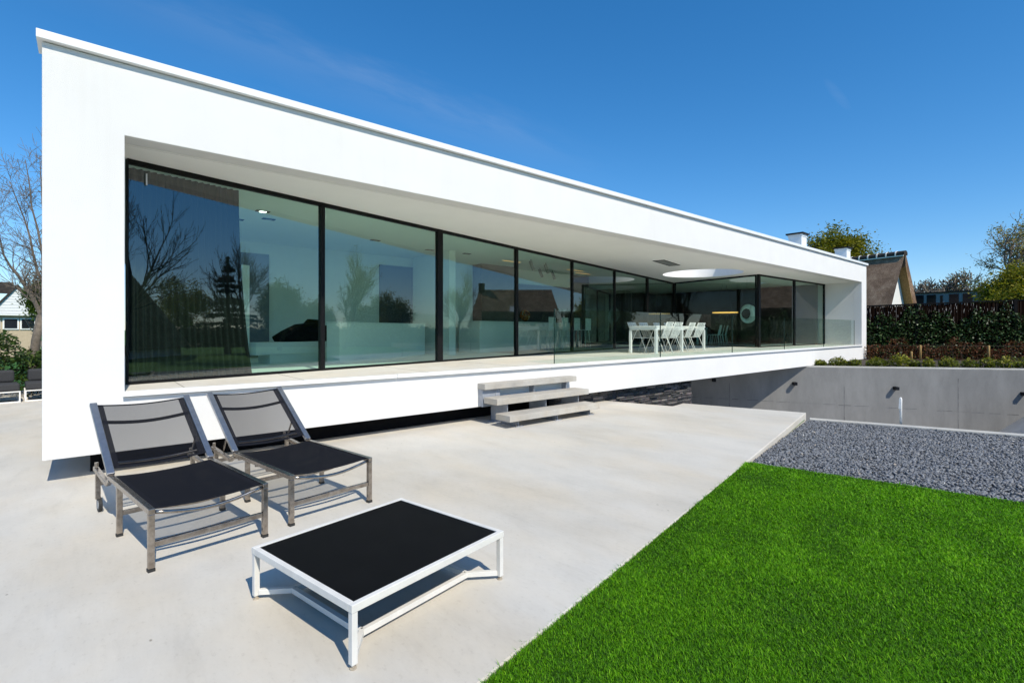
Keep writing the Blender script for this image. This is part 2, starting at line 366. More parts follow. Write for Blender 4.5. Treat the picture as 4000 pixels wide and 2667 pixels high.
# a thin cirrus streak: soft band around a great circle, broken up by stretched noise
across = vmath('DOT_PRODUCT', dirv, None, 'Value', tuple(cN)); along = vmath('DOT_PRODUCT', dirv, None, 'Value', tuple(cT))
comb = nt.nodes.new('ShaderNodeCombineXYZ'); nt.links.new(math_('MULTIPLY', along, 2.2), comb.inputs[0]); nt.links.new(math_('MULTIPLY', across, 11.0), comb.inputs[1])
cn = noise(nt, comb.outputs[0], 2.2, 9, .6)
wob = math_('ADD', across, b=math_('MULTIPLY_ADD', cn.outputs['Fac'], .10, -.05))
band = math_('SUBTRACT', math_('ABSOLUTE', wob), .055); band = math_('MULTIPLY', band, -16.0)
bn = nt.nodes.new('ShaderNodeClamp'); nt.links.new(band, bn.inputs['Value'])
ln = math_('SUBTRACT', math_('ABSOLUTE', along), .52); ln = math_('MULTIPLY', ln, -3.0); lc_ = nt.nodes.new('ShaderNodeClamp'); nt.links.new(ln, lc_.inputs['Value'])
fc = math_('MULTIPLY', bn.outputs[0], b=lc_.outputs[0])
rc = ramp(nt, cn.outputs['Fac'], [(.32,(.1,.1,.1)),(.66,(1,1,1))])
fc = math_('MULTIPLY', fc, b=rc.outputs['Color']); fc = math_('MULTIPLY', fc, .09)
# one small wisp farther right
wc = Vector((1.143,.341,.469)).normalized(); wx = Vector((.762,-.648,0))*.64-Vector((0,0,.77)); wx = (wx-wc*wx.dot(wc)).normalized(); wy = wc.cross(wx)
a1 = math_('MULTIPLY', vmath('DOT_PRODUCT', dirv, None, 'Value', tuple(wx)), 30.0); a2 = math_('MULTIPLY', vmath('DOT_PRODUCT', dirv, None, 'Value', tuple(wy)), 130.0)
a1 = math_('ADD', a1, -wc.dot(wx)*30.0); a2 = math_('ADD', a2, -wc.dot(wy)*130.0)
r2 = math_('ADD', math_('MULTIPLY', a1, b=a1), b=math_('MULTIPLY', a2, b=a2)); wf = math_('MULTIPLY_ADD', r2, -.05, .05); wl = nt.nodes.new('ShaderNodeClamp'); nt.links.new(wf, wl.inputs['Value'])
up_ = math_('GREATER_THAN', vmath('DOT_PRODUCT', dirv, None, 'Value', tuple(wc)), .9)
fw = math_('MULTIPLY', wl.outputs[0], b=up_); fw = math_('MULTIPLY', fw, b=rc.outputs['Color'])
ft_ = math_('ADD', fc, b=fw)
cm = nt.nodes.new('ShaderNodeMixRGB'); cm.inputs['Color2'].default_value = (5.2,5.6,6.2,1)
nt.links.new(ft_, cm.inputs['Fac']); nt.links.new(gm.outputs[0], cm.inputs['Color1'])
nt.links.new(cm.outputs[0], bg.inputs['Color']); bg.inputs['Strength'].default_value = .15
sd = bpy.data.lights.new('sun','SUN'); sd.energy = 4.75; sd.angle = R(.53); sd.color = (1,.93,.785)
so = bpy.data.objects.new('sun', sd); col.objects.link(so)
az = R(6.0)   # sun stands almost square on to the facade, behind the camera
sdir = Vector((math.sin(az)*math.cos(R(SUN_EL)), math.cos(az)*math.cos(R(SUN_EL)), -math.sin(R(SUN_EL))))
so.rotation_euler = sdir.to_track_quat('-Z','Y').to_euler(); so.location = (-3,-20,30)
cd = bpy.data.cameras.new('camera'); cd.lens = 17.595; cd.sensor_width = 36; cd.clip_start = .05; cd.clip_end = 2000
cd.shift_y = -(1333.5-1287)/4000
co = bpy.data.objects.new('camera', cd); col.objects.link(co); co.location = (0,0,1.55); co.rotation_euler = (R(90),0,R(49.635-90)); scene.camera = co
scene.view_settings.view_transform = 'Standard'; scene.view_settings.look = 'None'; scene.view_settings.exposure = 0; scene.view_settings.gamma = 1
scene.cycles.use_denoising = True
scene.cycles.max_bounces = 10; scene.cycles.transparent_max_bounces = 24; scene.cycles.glossy_bounces = 5; scene.cycles.diffuse_bounces = 5
scene.cycles.sample_clamp_indirect = 6

# ------------------------------------------------------------------ setting: ground, terrace, lawn, gravel, driveway
D = 6.75; FL = .88; SO = 3.62
ED = Vector((.980,.1975,0)).normalized()         # direction of the terrace edge
E0 = Vector((10.24,3.565,0))                     # its far corner
PD = Vector((.339,-.941,0))                      # driveway parapet direction
W0 = Vector((19.55,6.77,0)); WD = Vector((.607,-.795,0)).normalized()  # retaining wall line
WN = Vector((-WD.y, WD.x, 0))                    # towards the raised bed
if WN.dot(Vector((1,0,0))) < 0: WN = -WN
def wp(t, off=0, z=0):
    p = W0 + WD*t + WN*off; return Vector((p.x,p.y,z))

def sheet(name, outer, holes, z, m, zfun=None):
    bm = bmesh.new(); edges = []
    for loop in [outer]+holes:
        vs = [bm.verts.new((x,y,z)) for x,y in loop]
        edges += [bm.edges.new((vs[i],vs[(i+1)%len(vs)])) for i in range(len(vs))]
    bmesh.ops.triangle_fill(bm, use_beauty=True, use_dissolve=False, edges=edges)
    bmesh.ops.recalc_face_normals(bm, faces=bm.faces)
    if bm.faces and sum(f.normal.z for f in bm.faces) < 0: bmesh.ops.reverse_faces(bm, faces=bm.faces)
    me = bpy.data.meshes.new(name); bm.to_mesh(me); bm.free()
    o = bpy.data.objects.new(name, me); col.objects.link(o); me.materials.append(m); return o
GB0 = Vector((5.95,2.665,0)); GB1 = Vector((6.52,.15,0)); gd = (GB1-GB0).normalized(); GBe = GB0+gd*9
pit_end = wp(14); pe = E0 + PD*9
pit = [(10.0,3.50),(9.50,5.6),(8.95,5.55),(8.4,7.6),(8.4,13),(14.6,16),(15.2,14.0)] + [tuple(wp(t)[:2]) for t in (-6,0,14)] + [(pe.x+.3,pe.y),(GBe.x-.02,GBe.y),(GB0.x-.02,GB0.y+.05)]
g = sheet('ground', [(-1500,-1500),(1500,-1500),(1500,1500),(-1500,1500)], [pit], -.10, M['lawn']); tag(g, kind='structure')
# driveway floor in the cutting, with the ramp climbing at its far end
mb = MB(); mb.prism([(8,2.6),(8,17),(16,17),tuple(wp(-7,.02)[:2]),tuple(wp(5.9,.02)[:2]),(13.0,-1.5),(11.9,-1.5)], -2.6, -2.2)
a = wp(5.0,-.0); dr = mb.build('driveway', M['drive']); tag(dr, kind='structure')
mb = MB()
p = [wp(5.25,.01,-2.2), wp(8.2,.01,.0), wp(14,.01,.05)]
q = [Vector((x.x-9.2,x.y-2.2,x.z)) for x in p]
vs = p+q; mb.add(vs, [(0,1,4,3),(1,2,5,4)]); tag(mb.build('ramp', M['drive']), kind='structure')
# terrace slab
edge0 = E0 - ED*30
ter = [(edge0.x,edge0.y),(E0.x,E0.y),(9.575,5.70),(9.04,5.62),(8.5,7.45),(2,7.45),(2,18),(-26,18)]
mb = MB(); mb.prism(ter, -2.5, 0); tag(mb.build('terrace', M['terrace'], bevel=.012), kind='structure')
# lawn sheet right of terrace and gravel bed sheet
e1 = E0 - ED*14
mb = MB(); mb.prism([(e1.x,e1.y),(GB0.x,GB0.y),(GBe.x,GBe.y),(GBe.x-14,GBe.y-2)], -.2, -.014); tag(mb.build('lawn', M['lawn']), kind='structure')
pe2 = E0 + PD*9
mb = MB(); mb.add([(GB0.x+.002,GB0.y,-.045),(10.20,3.54,-.155),(pe2.x+.1,pe2.y,-.155),(GBe.x+.01,GBe.y,-.045)], [(0,1,2,3)]); tag(mb.build('gravel_bed', M['slate_bed']), kind='structure')

# grass blades
def inpoly(P, poly):
    x, y = P[:,0], P[:,1]; c = np.zeros(len(P), bool); n = len(poly)
    for i in range(n):
        x0,y0 = poly[i]; x1,y1 = poly[(i+1)%n]
        with np.errstate(divide='ignore', invalid='ignore'):
            c ^= ((y0 > y) != (y1 > y)) & (x < (x1-x0)*(y-y0)/(y1-y0)+x0)
    return c
lawn_poly = [(e1.x,e1.y),(GB0.x-.01,GB0.y),(GBe.x,GBe.y),(GBe.x-14,GBe.y-2)]
def blades(n, x0,x1,y0,y1, poly, dens):
    P = np.stack([rng.uniform(x0,x1,n), rng.uniform(y0,y1,n)],1)
    P = P[inpoly(P,poly)]; d = np.linalg.norm(P,axis=1)
    P = P[rng.uniform(size=len(P)) < dens(d)]
    return P
B = blades(1500000, .9, 7.2, -1.4, 2.72, lawn_poly, lambda d: np.clip(1.15-(d-2)*.17, .3, 1))
# a ragged fringe along the slab and gravel edges
B2 = blades(420000, -12, 8.5, -9, -1.4, lawn_poly, lambda d: np.full(len(d),.8)); B = np.concatenate([B,B2])
tt = rng.uniform(0,12,26000); F1 = np.stack([E0.x-4.35-ED.x*tt, E0.y-.890-ED.y*tt],1) + rng.normal(0,.012,(26000,2))
B = np.concatenate([B, F1]); n = len(B)
ang = rng.uniform(0,2*math.pi,n)
patch = np.zeros(n)
for k in range(26):
    fx, fy, ph = rng.normal(0,7), rng.normal(0,7), rng.uniform(0,6.3); patch += np.sin(B[:,0]*fx+B[:,1]*fy+ph)
patch = patch/6.0
H = rng.uniform(.007,.022,n)*(1+.15*patch); H[rng.uniform(size=n)<.06] *= 1.6; Wd = rng.uniform(.0010,.0023,n)
dist = np.linalg.norm(B,axis=1); Wd *= np.clip(dist/3.0,.9,1.9)
lean = rng.uniform(.2,1.5,n)*H
dx, dy = np.cos(ang), np.sin(ang); sx, sy = -dy, dx
z0 = -.016
def P3(h, l, s): return np.stack([B[:,0]+dx*l+sx*s, B[:,1]+dy*l+sy*s, z0+h],1)
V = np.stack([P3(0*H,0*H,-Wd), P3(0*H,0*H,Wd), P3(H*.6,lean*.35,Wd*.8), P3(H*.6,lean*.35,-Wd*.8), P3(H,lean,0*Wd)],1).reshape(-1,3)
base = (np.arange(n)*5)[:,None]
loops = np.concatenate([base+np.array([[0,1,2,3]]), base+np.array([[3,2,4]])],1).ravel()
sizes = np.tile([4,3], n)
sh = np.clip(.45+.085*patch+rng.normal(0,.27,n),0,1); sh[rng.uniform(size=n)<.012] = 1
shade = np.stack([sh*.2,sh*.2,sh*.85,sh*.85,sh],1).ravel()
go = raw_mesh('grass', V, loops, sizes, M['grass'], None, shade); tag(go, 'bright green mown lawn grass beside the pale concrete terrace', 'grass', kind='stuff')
# slate gravel
gpoly = [(GB0.x-.03,GB0.y+.0),(10.16,3.52),(pe2.x+.1,pe2.y),(GBe.x+.03,GBe.y)]
P = np.stack([rng.uniform(5.8,11.6,60000), rng.uniform(-1.6,3.6,60000)],1); P = P[inpoly(P,gpoly)]
n = len(P); base8 = np.array([[-1,-1,-1],[1,-1,-1],[1,1,-1],[-1,1,-1],[-1,-1,1],[1,-1,1],[1,1,1],[-1,1,1]],float)
S = np.stack([rng.uniform(.009,.027,n), rng.uniform(.007,.018,n), rng.uniform(.003,.008,n)],1)
X = base8[None]*S[:,None,:]*rng.uniform(.45,1.15,(n,8,1)); X += rng.normal(0,.002,(n,8,3))
rx, ry, rz = rng.normal(0,.45,n), rng.normal(0,.45,n), rng.uniform(0,6.28,n)
def rot(X, a, i, j):
    c, s = np.cos(a)[:,None], np.sin(a)[:,None]; Y = X.copy(); Y[:,:,i] = X[:,:,i]*c-X[:,:,j]*s; Y[:,:,j] = X[:,:,i]*s+X[:,:,j]*c; return Y
X = rot(rot(rot(X,rx,1,2),ry,0,2),rz,0,1)
gt = np.clip(((P[:,0]-GB0.x)*(-gd.y)+(P[:,1]-GB0.y)*gd.x)/4.35,0,1)
X += np.stack([P[:,0],P[:,1],-.034-.110*gt+rng.uniform(-.008,.018,n)],1)[:,None,:]
quads = np.array([[0,3,2,1],[4,5,6,7],[0,1,5,4],[1,2,6,5],[2,3,7,6],[3,0,4,7]])
loops = (np.arange(n)[:,None,None]*8+quads[None]).ravel(); sizes = np.full(n*6,4)
sh = np.clip(rng.normal(.5,.16,n),0,.93); r_ = rng.uniform(size=n); sh[r_<.012] = .97; sh[r_<.004] = 1
tag(raw_mesh('gravel', X.reshape(-1,3), loops, sizes, M['slate'], None, np.repeat(sh,8)), 'bluish grey slate chippings between lawn and driveway parapet', 'gravel', kind='stuff')

# raised bed behind the retaining wall
mb = MB(); mb.add([wp(-9,.26,.19),wp(30,.26,.30),wp(30,9,.32),wp(-9,9,.22)], [(0,1,2,3)])
tag(mb.build('planting_bed', M['soil']), kind='structure')

# ------------------------------------------------------------------ walls in the garden
t = thing('retaining_wall', 'grey cast concrete retaining wall of the sunken driveway with planting above', 'wall', tuple(wp(0,0,-2.2)))
inv = t.matrix_basis.inverted()
def wbox(mb, t0, t1, o0, o1, z00, z01, z10=None, z11=None):
    z10 = z00 if z10 is None else z10; z11 = z01 if z11 is None else z11
    a = [wp(t0,o0,z00),wp(t1,o0,z10),wp(t1,o1,z10),wp(t0,o1,z00),wp(t0,o0,z01),wp(t1,o0,z11),wp(t1,o1,z11),wp(t0,o1,z01)]
    mb.add([p-Vector(t.location) for p in a], [(0,3,2,1),(4,5,6,7),(0,1,5,4),(1,2,6,5),(2,3,7,6),(3,0,4,7)])
mb = MB(); wbox(mb,-8,30,0,.22,-2.6,.205,-2.6,.235)
# cast joints: thin recess lines read as dark strips a hair proud of the face
mb.build('wall_panel', M['wall_concrete'], t, bevel=.01)
mb = MB(); wbox(mb,-8,30,.0,.25,.207,.245,.237,.275); mb.build('wall_capping', M['cap_concrete'], t)
mj = MB(); jm = simple('formwork_joint', (.14,.14,.142), .9, var=.5, scale=5)
for k in range(40):
    t0 = -8+k*.5; za = -1.05-.030*(t0+1); 
    if rnd.random() < .85: wbox(mj, t0, t0+.5*rnd.uniform(.6,1), -.003, .003, za+rnd.uniform(-.006,.006), za+.014)
for tv, zt in ((1.17,-.45),(4.6,-.1),(8.2,-.2),(-2.6,-.4)):
    wbox(mj, tv, tv+.018, -.003, .003, -2.2, zt)
mj.build('formwork_joint', jm, t)
# small wall lamps
def wall_lamp(tt, z, label):
    p = wp(tt,0,z); L = thing('wall_lamp', label, 'wall lamp', tuple(p), 0, 'square wall lamps along the driveway')
    ang = math.atan2(WD.y, WD.x); L.rotation_euler = (0,0,ang)
    sgn = -1 if Vector((-math.sin(ang),math.cos(ang),0)).dot(WN) > 0 else 1
    mb = MB(); y0, y1 = sorted((sgn*.002, sgn*.20)); mb.box(-.055,.055,y0,y1,-.055,.055); mb.build('lamp_body', M['lamp_black'], L, bevel=.004)
    mb = MB(); y0, y1 = sorted((sgn*.201, sgn*.204)); mb.box(-.04,.04,y0,y1,-.04,.04); mb.build('lens', M['dark_window'], L)
wall_lamp(-3.14, -.304, 'small black cube wall lamp in the deep shadow under the house')
wall_lamp(-.43+.0, -.374, 'small black cube wall lamp in sun beside the shadow edge under the house')
wall_lamp(2.73, -.461, 'small black cube wall lamp high on the sunlit concrete above the white post')
wall_lamp(6.41, -.555, 'small black cube wall lamp cut by the right edge of the photo')
# parapet beside the gravel
t2 = thing('parapet_wall', 'low pale concrete parapet between slate gravel and sunken driveway', 'wall', (E0.x,E0.y,-2.2))
pn = Vector((-PD.y,PD.x,0)); pn = pn if pn.x > 0 else -pn
def pbox(mb, s0, s1, o0, o1, z0, z1):
    a = []
    for z in (z0,z1):
        for s, o in ((s0,o0),(s1,o0),(s1,o1),(s0,o1)):
            p = Vector((10.17,3.50,z))+PD*s+pn*o; a.append(p-Vector(t2.location))
    mb.add(a, [(0,3,2,1),(4,5,6,7),(0,1,5,4),(1,2,6,5),(2,3,7,6),(3,0,4,7)])
mb = MB(); pbox(mb,.02,9,-.005,.16,-2.6,-.127); mb.build('wall_panel', M['wall_concrete'], t2)
mb = MB(); pbox(mb,.02,9,-.008,.163,-.126,-.10); mb.build('wall_capping', M['cap_concrete'], t2, bevel=.004)
# white post with a bracket head
t3 = thing('garden_post', 'slim white post with hooked head standing on the driveway parapet', 'post', (10.86,2.27,-.10))
mb = MB(); mb.tube([(0,0,0),(0,0,.35),(.0,0,.43),(.004,0,.465)], [.022,.022,.024,.012], 12); mb.build('pole', M['white_metal'], t3, smooth=True)
mb = MB(); mb.add([(-.022,.012,.45),(-.022,-.012,.45),(-.05,-.02,.27),(-.05,.02,.27),(-.034,.02,.27),(-.034,-.02,.27)], [(0,1,2,3),(0,3,4),(1,5,2),(0,4,5,1),(2,5,4,3)]); mb.build('hook', M['white_metal'], t3)

# ------------------------------------------------------------------ the white house
H_ = thing('modern_house', 'long low white modernist house with floor to ceiling glazing and deep overhang', 'house', (-.33,D,0))
HO = Vector((.33,-D,0))
def hb(mb): # shift world coords into house coords
    mb.v = [(x+.33,y-D,z) for x,y,z in mb.v]; return mb
XL, XR, OL, OR_ = -.335, 26.42, .31, 25.75
BZ, TZ = .255, 4.385; OT = 3.62
# facade ring
mb = MB(); y0, y1 = D, D+.30
o4 = [(XL,BZ),(XR,BZ),(XR,TZ),(XL,TZ)]; i4 = [(OL,.83),(OR_,.83),(OR_,OT),(OL,OT)]
vs = [(x,y0,z) for x,z in o4]+[(x,y0,z) for x,z in i4]+[(x,y1,z) for x,z in o4]+[(x,y1,z) for x,z in i4]
fs = []
for i in range(4):
    j = (i+1)%4; fs += [(i,j,4+j,4+i),(8+j,8+i,12+i,12+j),(i,8+i,8+j,j),(4+j,12+j,12+i,4+i)]
mb.add(vs, fs); hb(mb).build('facade', M['render'], H_, bevel=.006)
# coping
mb = MB(); mb.box(XL-.04,XR+.05,D-.065,D+.34,4.392,4.475); hb(mb).build('coping', M['white_paint'], H_, bevel=.004)
# end walls; left one has an added, unseen window opening to light the interior
mb = MB()
for a, b_, c_, e_ in ((D+.302,9.2,BZ,TZ),(12.6,20,BZ,TZ),(9.2,12.6,BZ,.95),(9.2,12.6,3.45,TZ)): mb.box(XL,XL+.3,a,b_,c_,e_)
hb(mb).build('end_wall', M['render'], H_)
mb = MB(); mb.box(OR_,XR,D+.302,20,BZ,TZ); hb(mb).build('end_wall', M['render'], H_)
# roof slab with skylight hole (top and soffit sheets)
SC = (17.35,9.55); SR = 1.4
circ = [(SC[0]+SR*math.cos(a), SC[1]+SR*math.sin(a)) for a in np.linspace(0,2*math.pi,72,endpoint=False)]
def hsheet(name, outer, holes, z, m):
    o = sheet(name, [(x+.33,y-D) for x,y in outer], [[(x+.33,y-D) for x,y in h] for h in holes], z, m); o.parent = H_; return o
hsheet('roof', [(XL+.02,D+.35),(XR-.02,D+.35),(XR-.02,20.2),(XL+.02,20.2)], [circ], 4.40, M['lead'])
hsheet('soffit', [(OL,D+.345),(OR_,D+.345),(OR_,19.98),(OL-.3,19.98)], [circ], SO, M['soffit'])
mb = MB(); mb.box(OL,OR_,D+.301,D+.335,SO-.0015,SO+.02); hb(mb).build('soffit_edge', M['soffit'], H_)
mb = MB(); ring = MB(); n = 72; rv = []
for z in (SO,4.62):
    rv += [(SC[0]+SR*math.cos(2*math.pi*k/n), SC[1]+SR*math.sin(2*math.pi*k/n), z) for k in range(n)]
mb.add(rv, [(k,(k+1)%n,n+(k+1)%n,n+k) for k in range(n)]); hb(mb).build('skylight', M['inner_white'], H_, smooth=True)
# underside and floor
mb = MB(); mb.box(XL+.3,OR_,D+.302,20,BZ,.80); hb(mb).build('floor_slab', M['render'], H_)
mb = MB(); mb.box(OL+.001,OR_-.001,D+.0,20,.832,FL); hb(mb).build('floor', M['deck'], H_)
# floor joints
mb = MB()
for x in (.86,2.2,4.1,6.0,7.9,9.8,11.7,13.6): mb.box(x,x+.006,D+.05,12,FL+.0005,FL+.0015)
hb(mb).build('floor_joint', simple('dark_joint',(.12,.11,.1),.9), H_)
# sill in lengths with open joints
joints = [OL-.02,3.487,6.676,9.853,13.05,16.25,19.45,22.65,OR_+.03]
mb = MB()
for a, b_ in zip(joints[:-1],joints[1:]): mb.box(a+.004,b_-.004,D-.055,D+.0-.001,.838,FL+.012)
hb(mb).build('sill', M['white_paint'], H_, bevel=.003)
# black plinth set back under the house, and the stacked stone basement wall
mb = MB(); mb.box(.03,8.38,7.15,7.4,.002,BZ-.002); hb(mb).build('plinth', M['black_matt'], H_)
st_v=[]; 
sv, sl, ss, sc_ = [], [], [], []
z = -2.2
while z < BZ-.01:
    h = rnd.uniform(.03,.075); h = min(h, BZ-.002-z); x = 7.0
    while x < 12.1:
        L = rnd.uniform(.10,.42); x1 = min(x+L,12.12); d_ = rnd.uniform(-.03,.02); k = len(sv)
        sv += [(x+.004,6.98+d_,z+.003),(x1-.004,6.98+d_+rnd.uniform(-.01,.01),z+.003),(x1-.004,7.3,z+.003),(x+.004,7.3,z+.003),(x+.004,6.98+d_,z+h-.003),(x1-.004,6.98+d_,z+h-.003),(x1-.004,7.3,z+h-.003),(x+.004,7.3,z+h-.003)]
        for q in ((0,1,5,4),(4,5,6,7),(0,3,2,1),(1,2,6,5),(3,0,4,7)): sl += [k+i for i in q]; ss.append(4)
        s_ = max(0,min(1,rnd.gauss(.5,.25))); sc_ += [s_]*8; x = x1
    z += h
o = raw_mesh('stone_wall', np.array(sv)+np.array([.33,-D,0]), sl, ss, M['stone'], H_, sc_)
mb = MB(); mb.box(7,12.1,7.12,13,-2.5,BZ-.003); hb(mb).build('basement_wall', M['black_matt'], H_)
# flues on the roof
def chimney(x, y, top):
    mb = MB(); mb.box(x,x+.5,y,y+.46,4.401,top-.14); c = hb(mb).build('chimney', M['white_paint'], H_, bevel=.004)
    mb = MB(); mb.box(x-.02,x+.52,y-.02,y+.48,top-.14,top-.055); hb(mb).build('collar', M['white_paint'], c)
    mb = MB(); mb.box(x-.075,x+.575,y-.075,y+.535,top-.054,top); hb(mb).build('cap', M['lamp_black'], c)
chimney(20.38,7.25,5.19); chimney(25.52,7.25,5.20)
mb = MB(); mb.box(20.95,26.3,8.3,8.36,4.402,4.66); hb(mb).build('roof_kerb', M['lead'], H_)
mb = MB(); mb.tube([(20.1,7.6,4.42),(20.15,7.45,4.56),(20.3,7.32,4.6),(20.6,7.2,4.56),(20.85,7.15,4.42)], [.05,.06,.065,.06,.05], 8); hb(mb).build('flashing', M['lead'], H_, smooth=True)
# soffit vent
GA = math.atan2(.2312,.9729)
VM = Matrix.Translation((13.75,8.74,SO)) @ Matrix.Rotation(GA,4,'Z')
mb = MB(); mb.box(-.74,.74,-.18,-.15,-.012,-.001,VM); mb.box(-.74,.74,.15,.18,-.012,-.001,VM); mb.box(-.74,-.70,-.149,.149,-.012,-.001,VM); mb.box(.70,.74,-.149,.149,-.012,-.001,VM)
vt = hb(mb).build('ceiling_vent', M['lamp_black'], H_)
mb = MB(); mb.box(-.699,.699,-.149,.149,-.006,-.002,VM); hb(mb).build('vent_grille', M['vent_mesh'], vt)
# glazing: bays along three runs
def window(A, B, mull0=.05, mull1=.05, top=SO-.002, bot=FL+.002):
    A = Vector((A[0],A[1],0)); B = Vector((B[0],B[1],0)); d = (B-A).normalized(); L = (B-A).length
    Mx = Matrix.Translation(A) @ Matrix.Rotation(math.atan2(d.y,d.x),4,'Z')
    mb = MB()
    if mull0: mb.box(-mull0/2+.001,mull0/2,-.035,.05,bot,top,Mx)
    if mull1: mb.box(L-mull1/2,L+mull1/2-.001,-.035,.05,bot,top,Mx)
    a, b_ = mull0/2+.001, L-mull1/2-.001
    mb.box(a,b_,-.03,.05,bot,bot+.035,Mx); mb.box(a,b_,-.03,.05,top-.055,top,Mx)
    f = hb(mb).build('window', M['black_frame'], H_)
    mb = MB(); mb.add([Mx@Vector(p) for p in ((a,.0,bot+.034),(b_,.0,bot+.034),(b_,.0,top-.054),(a,.0,top-.054))], [(0,1,2,3)])
    hb(mb).build('pane', M['glazing'], f)
G0 = Vector((.375,7.644)); GD = Vector((.9729,.2312))
def gp(s): p = G0+GD*s; return (p.x,p.y)
ss_ = [0,2.63,5.34,8.07,10.9,13.85,16.87,19.99]
wid = [.012,.072,.15,.09,.075,.07,.14,.05]
for i in range(7):
    window(gp(ss_[i]), gp(ss_[i+1]), wid[i] if i == 0 else 0, wid[i+1])
IC = gp(19.99); RC = (19.205,8.30)
window((IC[0]-.01,IC[1]-.09), (RC[0],RC[1]+.12), .02, .02)
window((-.20,12.59), (-.20,9.21), .05, .05, 3.449, .951)  # unseen side window, added to let sky light into the living room
window(RC, (22.38,8.24), .13, .12); window((22.38,8.24), (25.70,8.20), 0, .05)
# interior floor behind the glazing
p0, p1 = G0+GD*.0, G0+GD*20.0
hsheet('interior_floor', [(9.0,9.80),(19.75,12.35),(19.30,8.45),(25.70,8.32),(25.70,19.9),(9.0,19.9)], [], FL+.002, M['inner_floor'])  # grey on this side to cut bounced light in the right-hand rooms
hsheet('interior_floor', [(.32,7.75),(8.99,9.80),(8.99,19.9),(.32,19.9)], [], FL+.002, M['inner_white'])  # white on this side to bounce sunlight up onto the counter
# interior partitions; back wall starts late, leaving an added opening for daylight
for q in ((2.46,9.4,FL+.001,SO-.001,'inner_white'),(14.0,15.0,FL+.001,SO-.001,'inner_dark'),(10.9,13.99,FL+.001,2.86,'inner_dark'),(10.9,13.99,3.14,SO-.001,'inner_white')):
    mb = MB(); mb.box(q[0],q[1],13,13.2,q[2],q[3]); hb(mb).build('interior_wall', M[q[4]], H_)
mb = MB(); mb.box(9.45,10.85,12.6,13.2,FL+.001,SO-.001); hb(mb).build('wall_panel', M['brown_panel'], H_)
mb = MB(); mb.box(15.0,25.7,17.0,17.2,FL+.001,SO-.001); hb(mb).build('interior_wall', M['inner_dark'], H_); mb = MB(); mb.box(15.001,15.2,13.201,16.99,FL+.001,SO-.001); hb(mb).build('interior_wall', M['inner_dark'], H_)
mb = MB(); mb.box(25.55,25.69,8.45,16.98,FL+.004,SO-.001); hb(mb).build('interior_wall', M['inner_dark'], H_)  # dark lining added over the pale end wall so the room reads dim
mb = MB()
for x in (20.2,21.6,23.2): mb = MB(); mb.box(x,x+.5,16.2,16.95,FL+.001,SO-.002); hb(mb).build('cabinet', M['black_frame'], H_)
mb = MB(); mb.box(2.6,3.35,12.97,12.999,FL+.002,3.35); hb(mb).build('interior_door', simple('grey_interior_door',(.20,.20,.24),.5), H_)
mb = MB(); mb.box(6.2,7.65,12.95,12.998,1.1,3.35); hb(mb).build('screen_panel', simple('dark_screen',(.06,.06,.085),.3), H_)
mb = MB(); mb.box(7.2,7.4,11.0,12.9,FL+.001,SO-.002); hb(mb).build('partition', M['inner_white'], H_)
# recessed ceiling spots and track lights (parts of the ceiling)
def spot(x, y, lit):
    mb = MB(); mb.box(x-.11,x+.11,y-.06,y+.06,SO-.012,SO-.001); s = hb(mb).build('ceiling_spot', M['lamp_black'], H_)
    mb = MB(); mb.box(x-.05,x+.05,y-.04,y+.04,SO-.016,SO-.0125); hb(mb).build('lens', M['spot_light'] if lit else M['vent_mesh'], s)
for x, y, l in ((2.35,9.5,True),(2.15,10.5,False),(2.6,10.1,False),(5.1,10.9,False),(6.8,11.3,False),(7.9,11.2,False)): spot(x,y,l)
for x, y in ((10.0,10.9),(10.9,11.2),(11.6,12.2),(12.4,12.4)):
    mb = MB(); mb.tube([(x,y,SO-.002),(x,y,SO-.1)],.012,8); s = hb(mb).build('track_spot', M['lamp_black'], H_)
    mb = MB(); mb.tube([(x-.03,y,SO-.05),(x+.05,y-.06,SO-.32)],.05,12); hb(mb).build('lamp_shade', M['vent_mesh'], s, smooth=True)
mb = MB(); 
for x, y, l in ((9.5,11.6,1.0),(12.6,11.9,1.2),(13.6,12.4,1.1)): mb = MB(); mb.box(x,x+l*.7,y,y+.014,SO-.006,SO-.001); hb(mb).build('light_strip', M['warm_light'], H_)
# small white box at the first pane head, standing in for a reflection
mb = MB(); mb.box(.56,.575,7.655,7.675,3.34,3.48); hb(mb).build('reflection_box', M['white_paint'], H_)

# ------------------------------------------------------------------ glass balustrade
bt = thing('glass_balustrade', 'frameless green tinted glass balustrade along the terrace edge of the house', 'balustrade', (6.99,6.95,FL))
xs = [6.99,10.65,14.32,18.03,21.74,25.46]
for a, b_ in zip(xs[:-1],xs[1:]):
    mb = MB(); mb.add([(a+.012-6.99,0,.002),(b_-.012-6.99,0,.002),(b_-.012-6.99,0,1.07),(a+.012-6.99,0,1.07)], [(0,1,2,3)])
    p = mb.build('glass_panel', M['balustrade'], bt)
    mb = MB(); mb.box(a+.002-6.99,a+.0115-6.99,-.008,.008,.002,1.07); mb.build('edge', M['glass_edge'], p); mb = MB(); mb.box(b_-.0115-6.99,b_-.005-6.99,-.008,.008,.002,1.07); mb.build('edge', M['glass_edge'], p)
    mb = MB(); mb.box(a+.0115-6.99,b_-.0115-6.99,-.007,.007,1.0705,1.076); mb.build('top_edge', M['balustrade'], p)

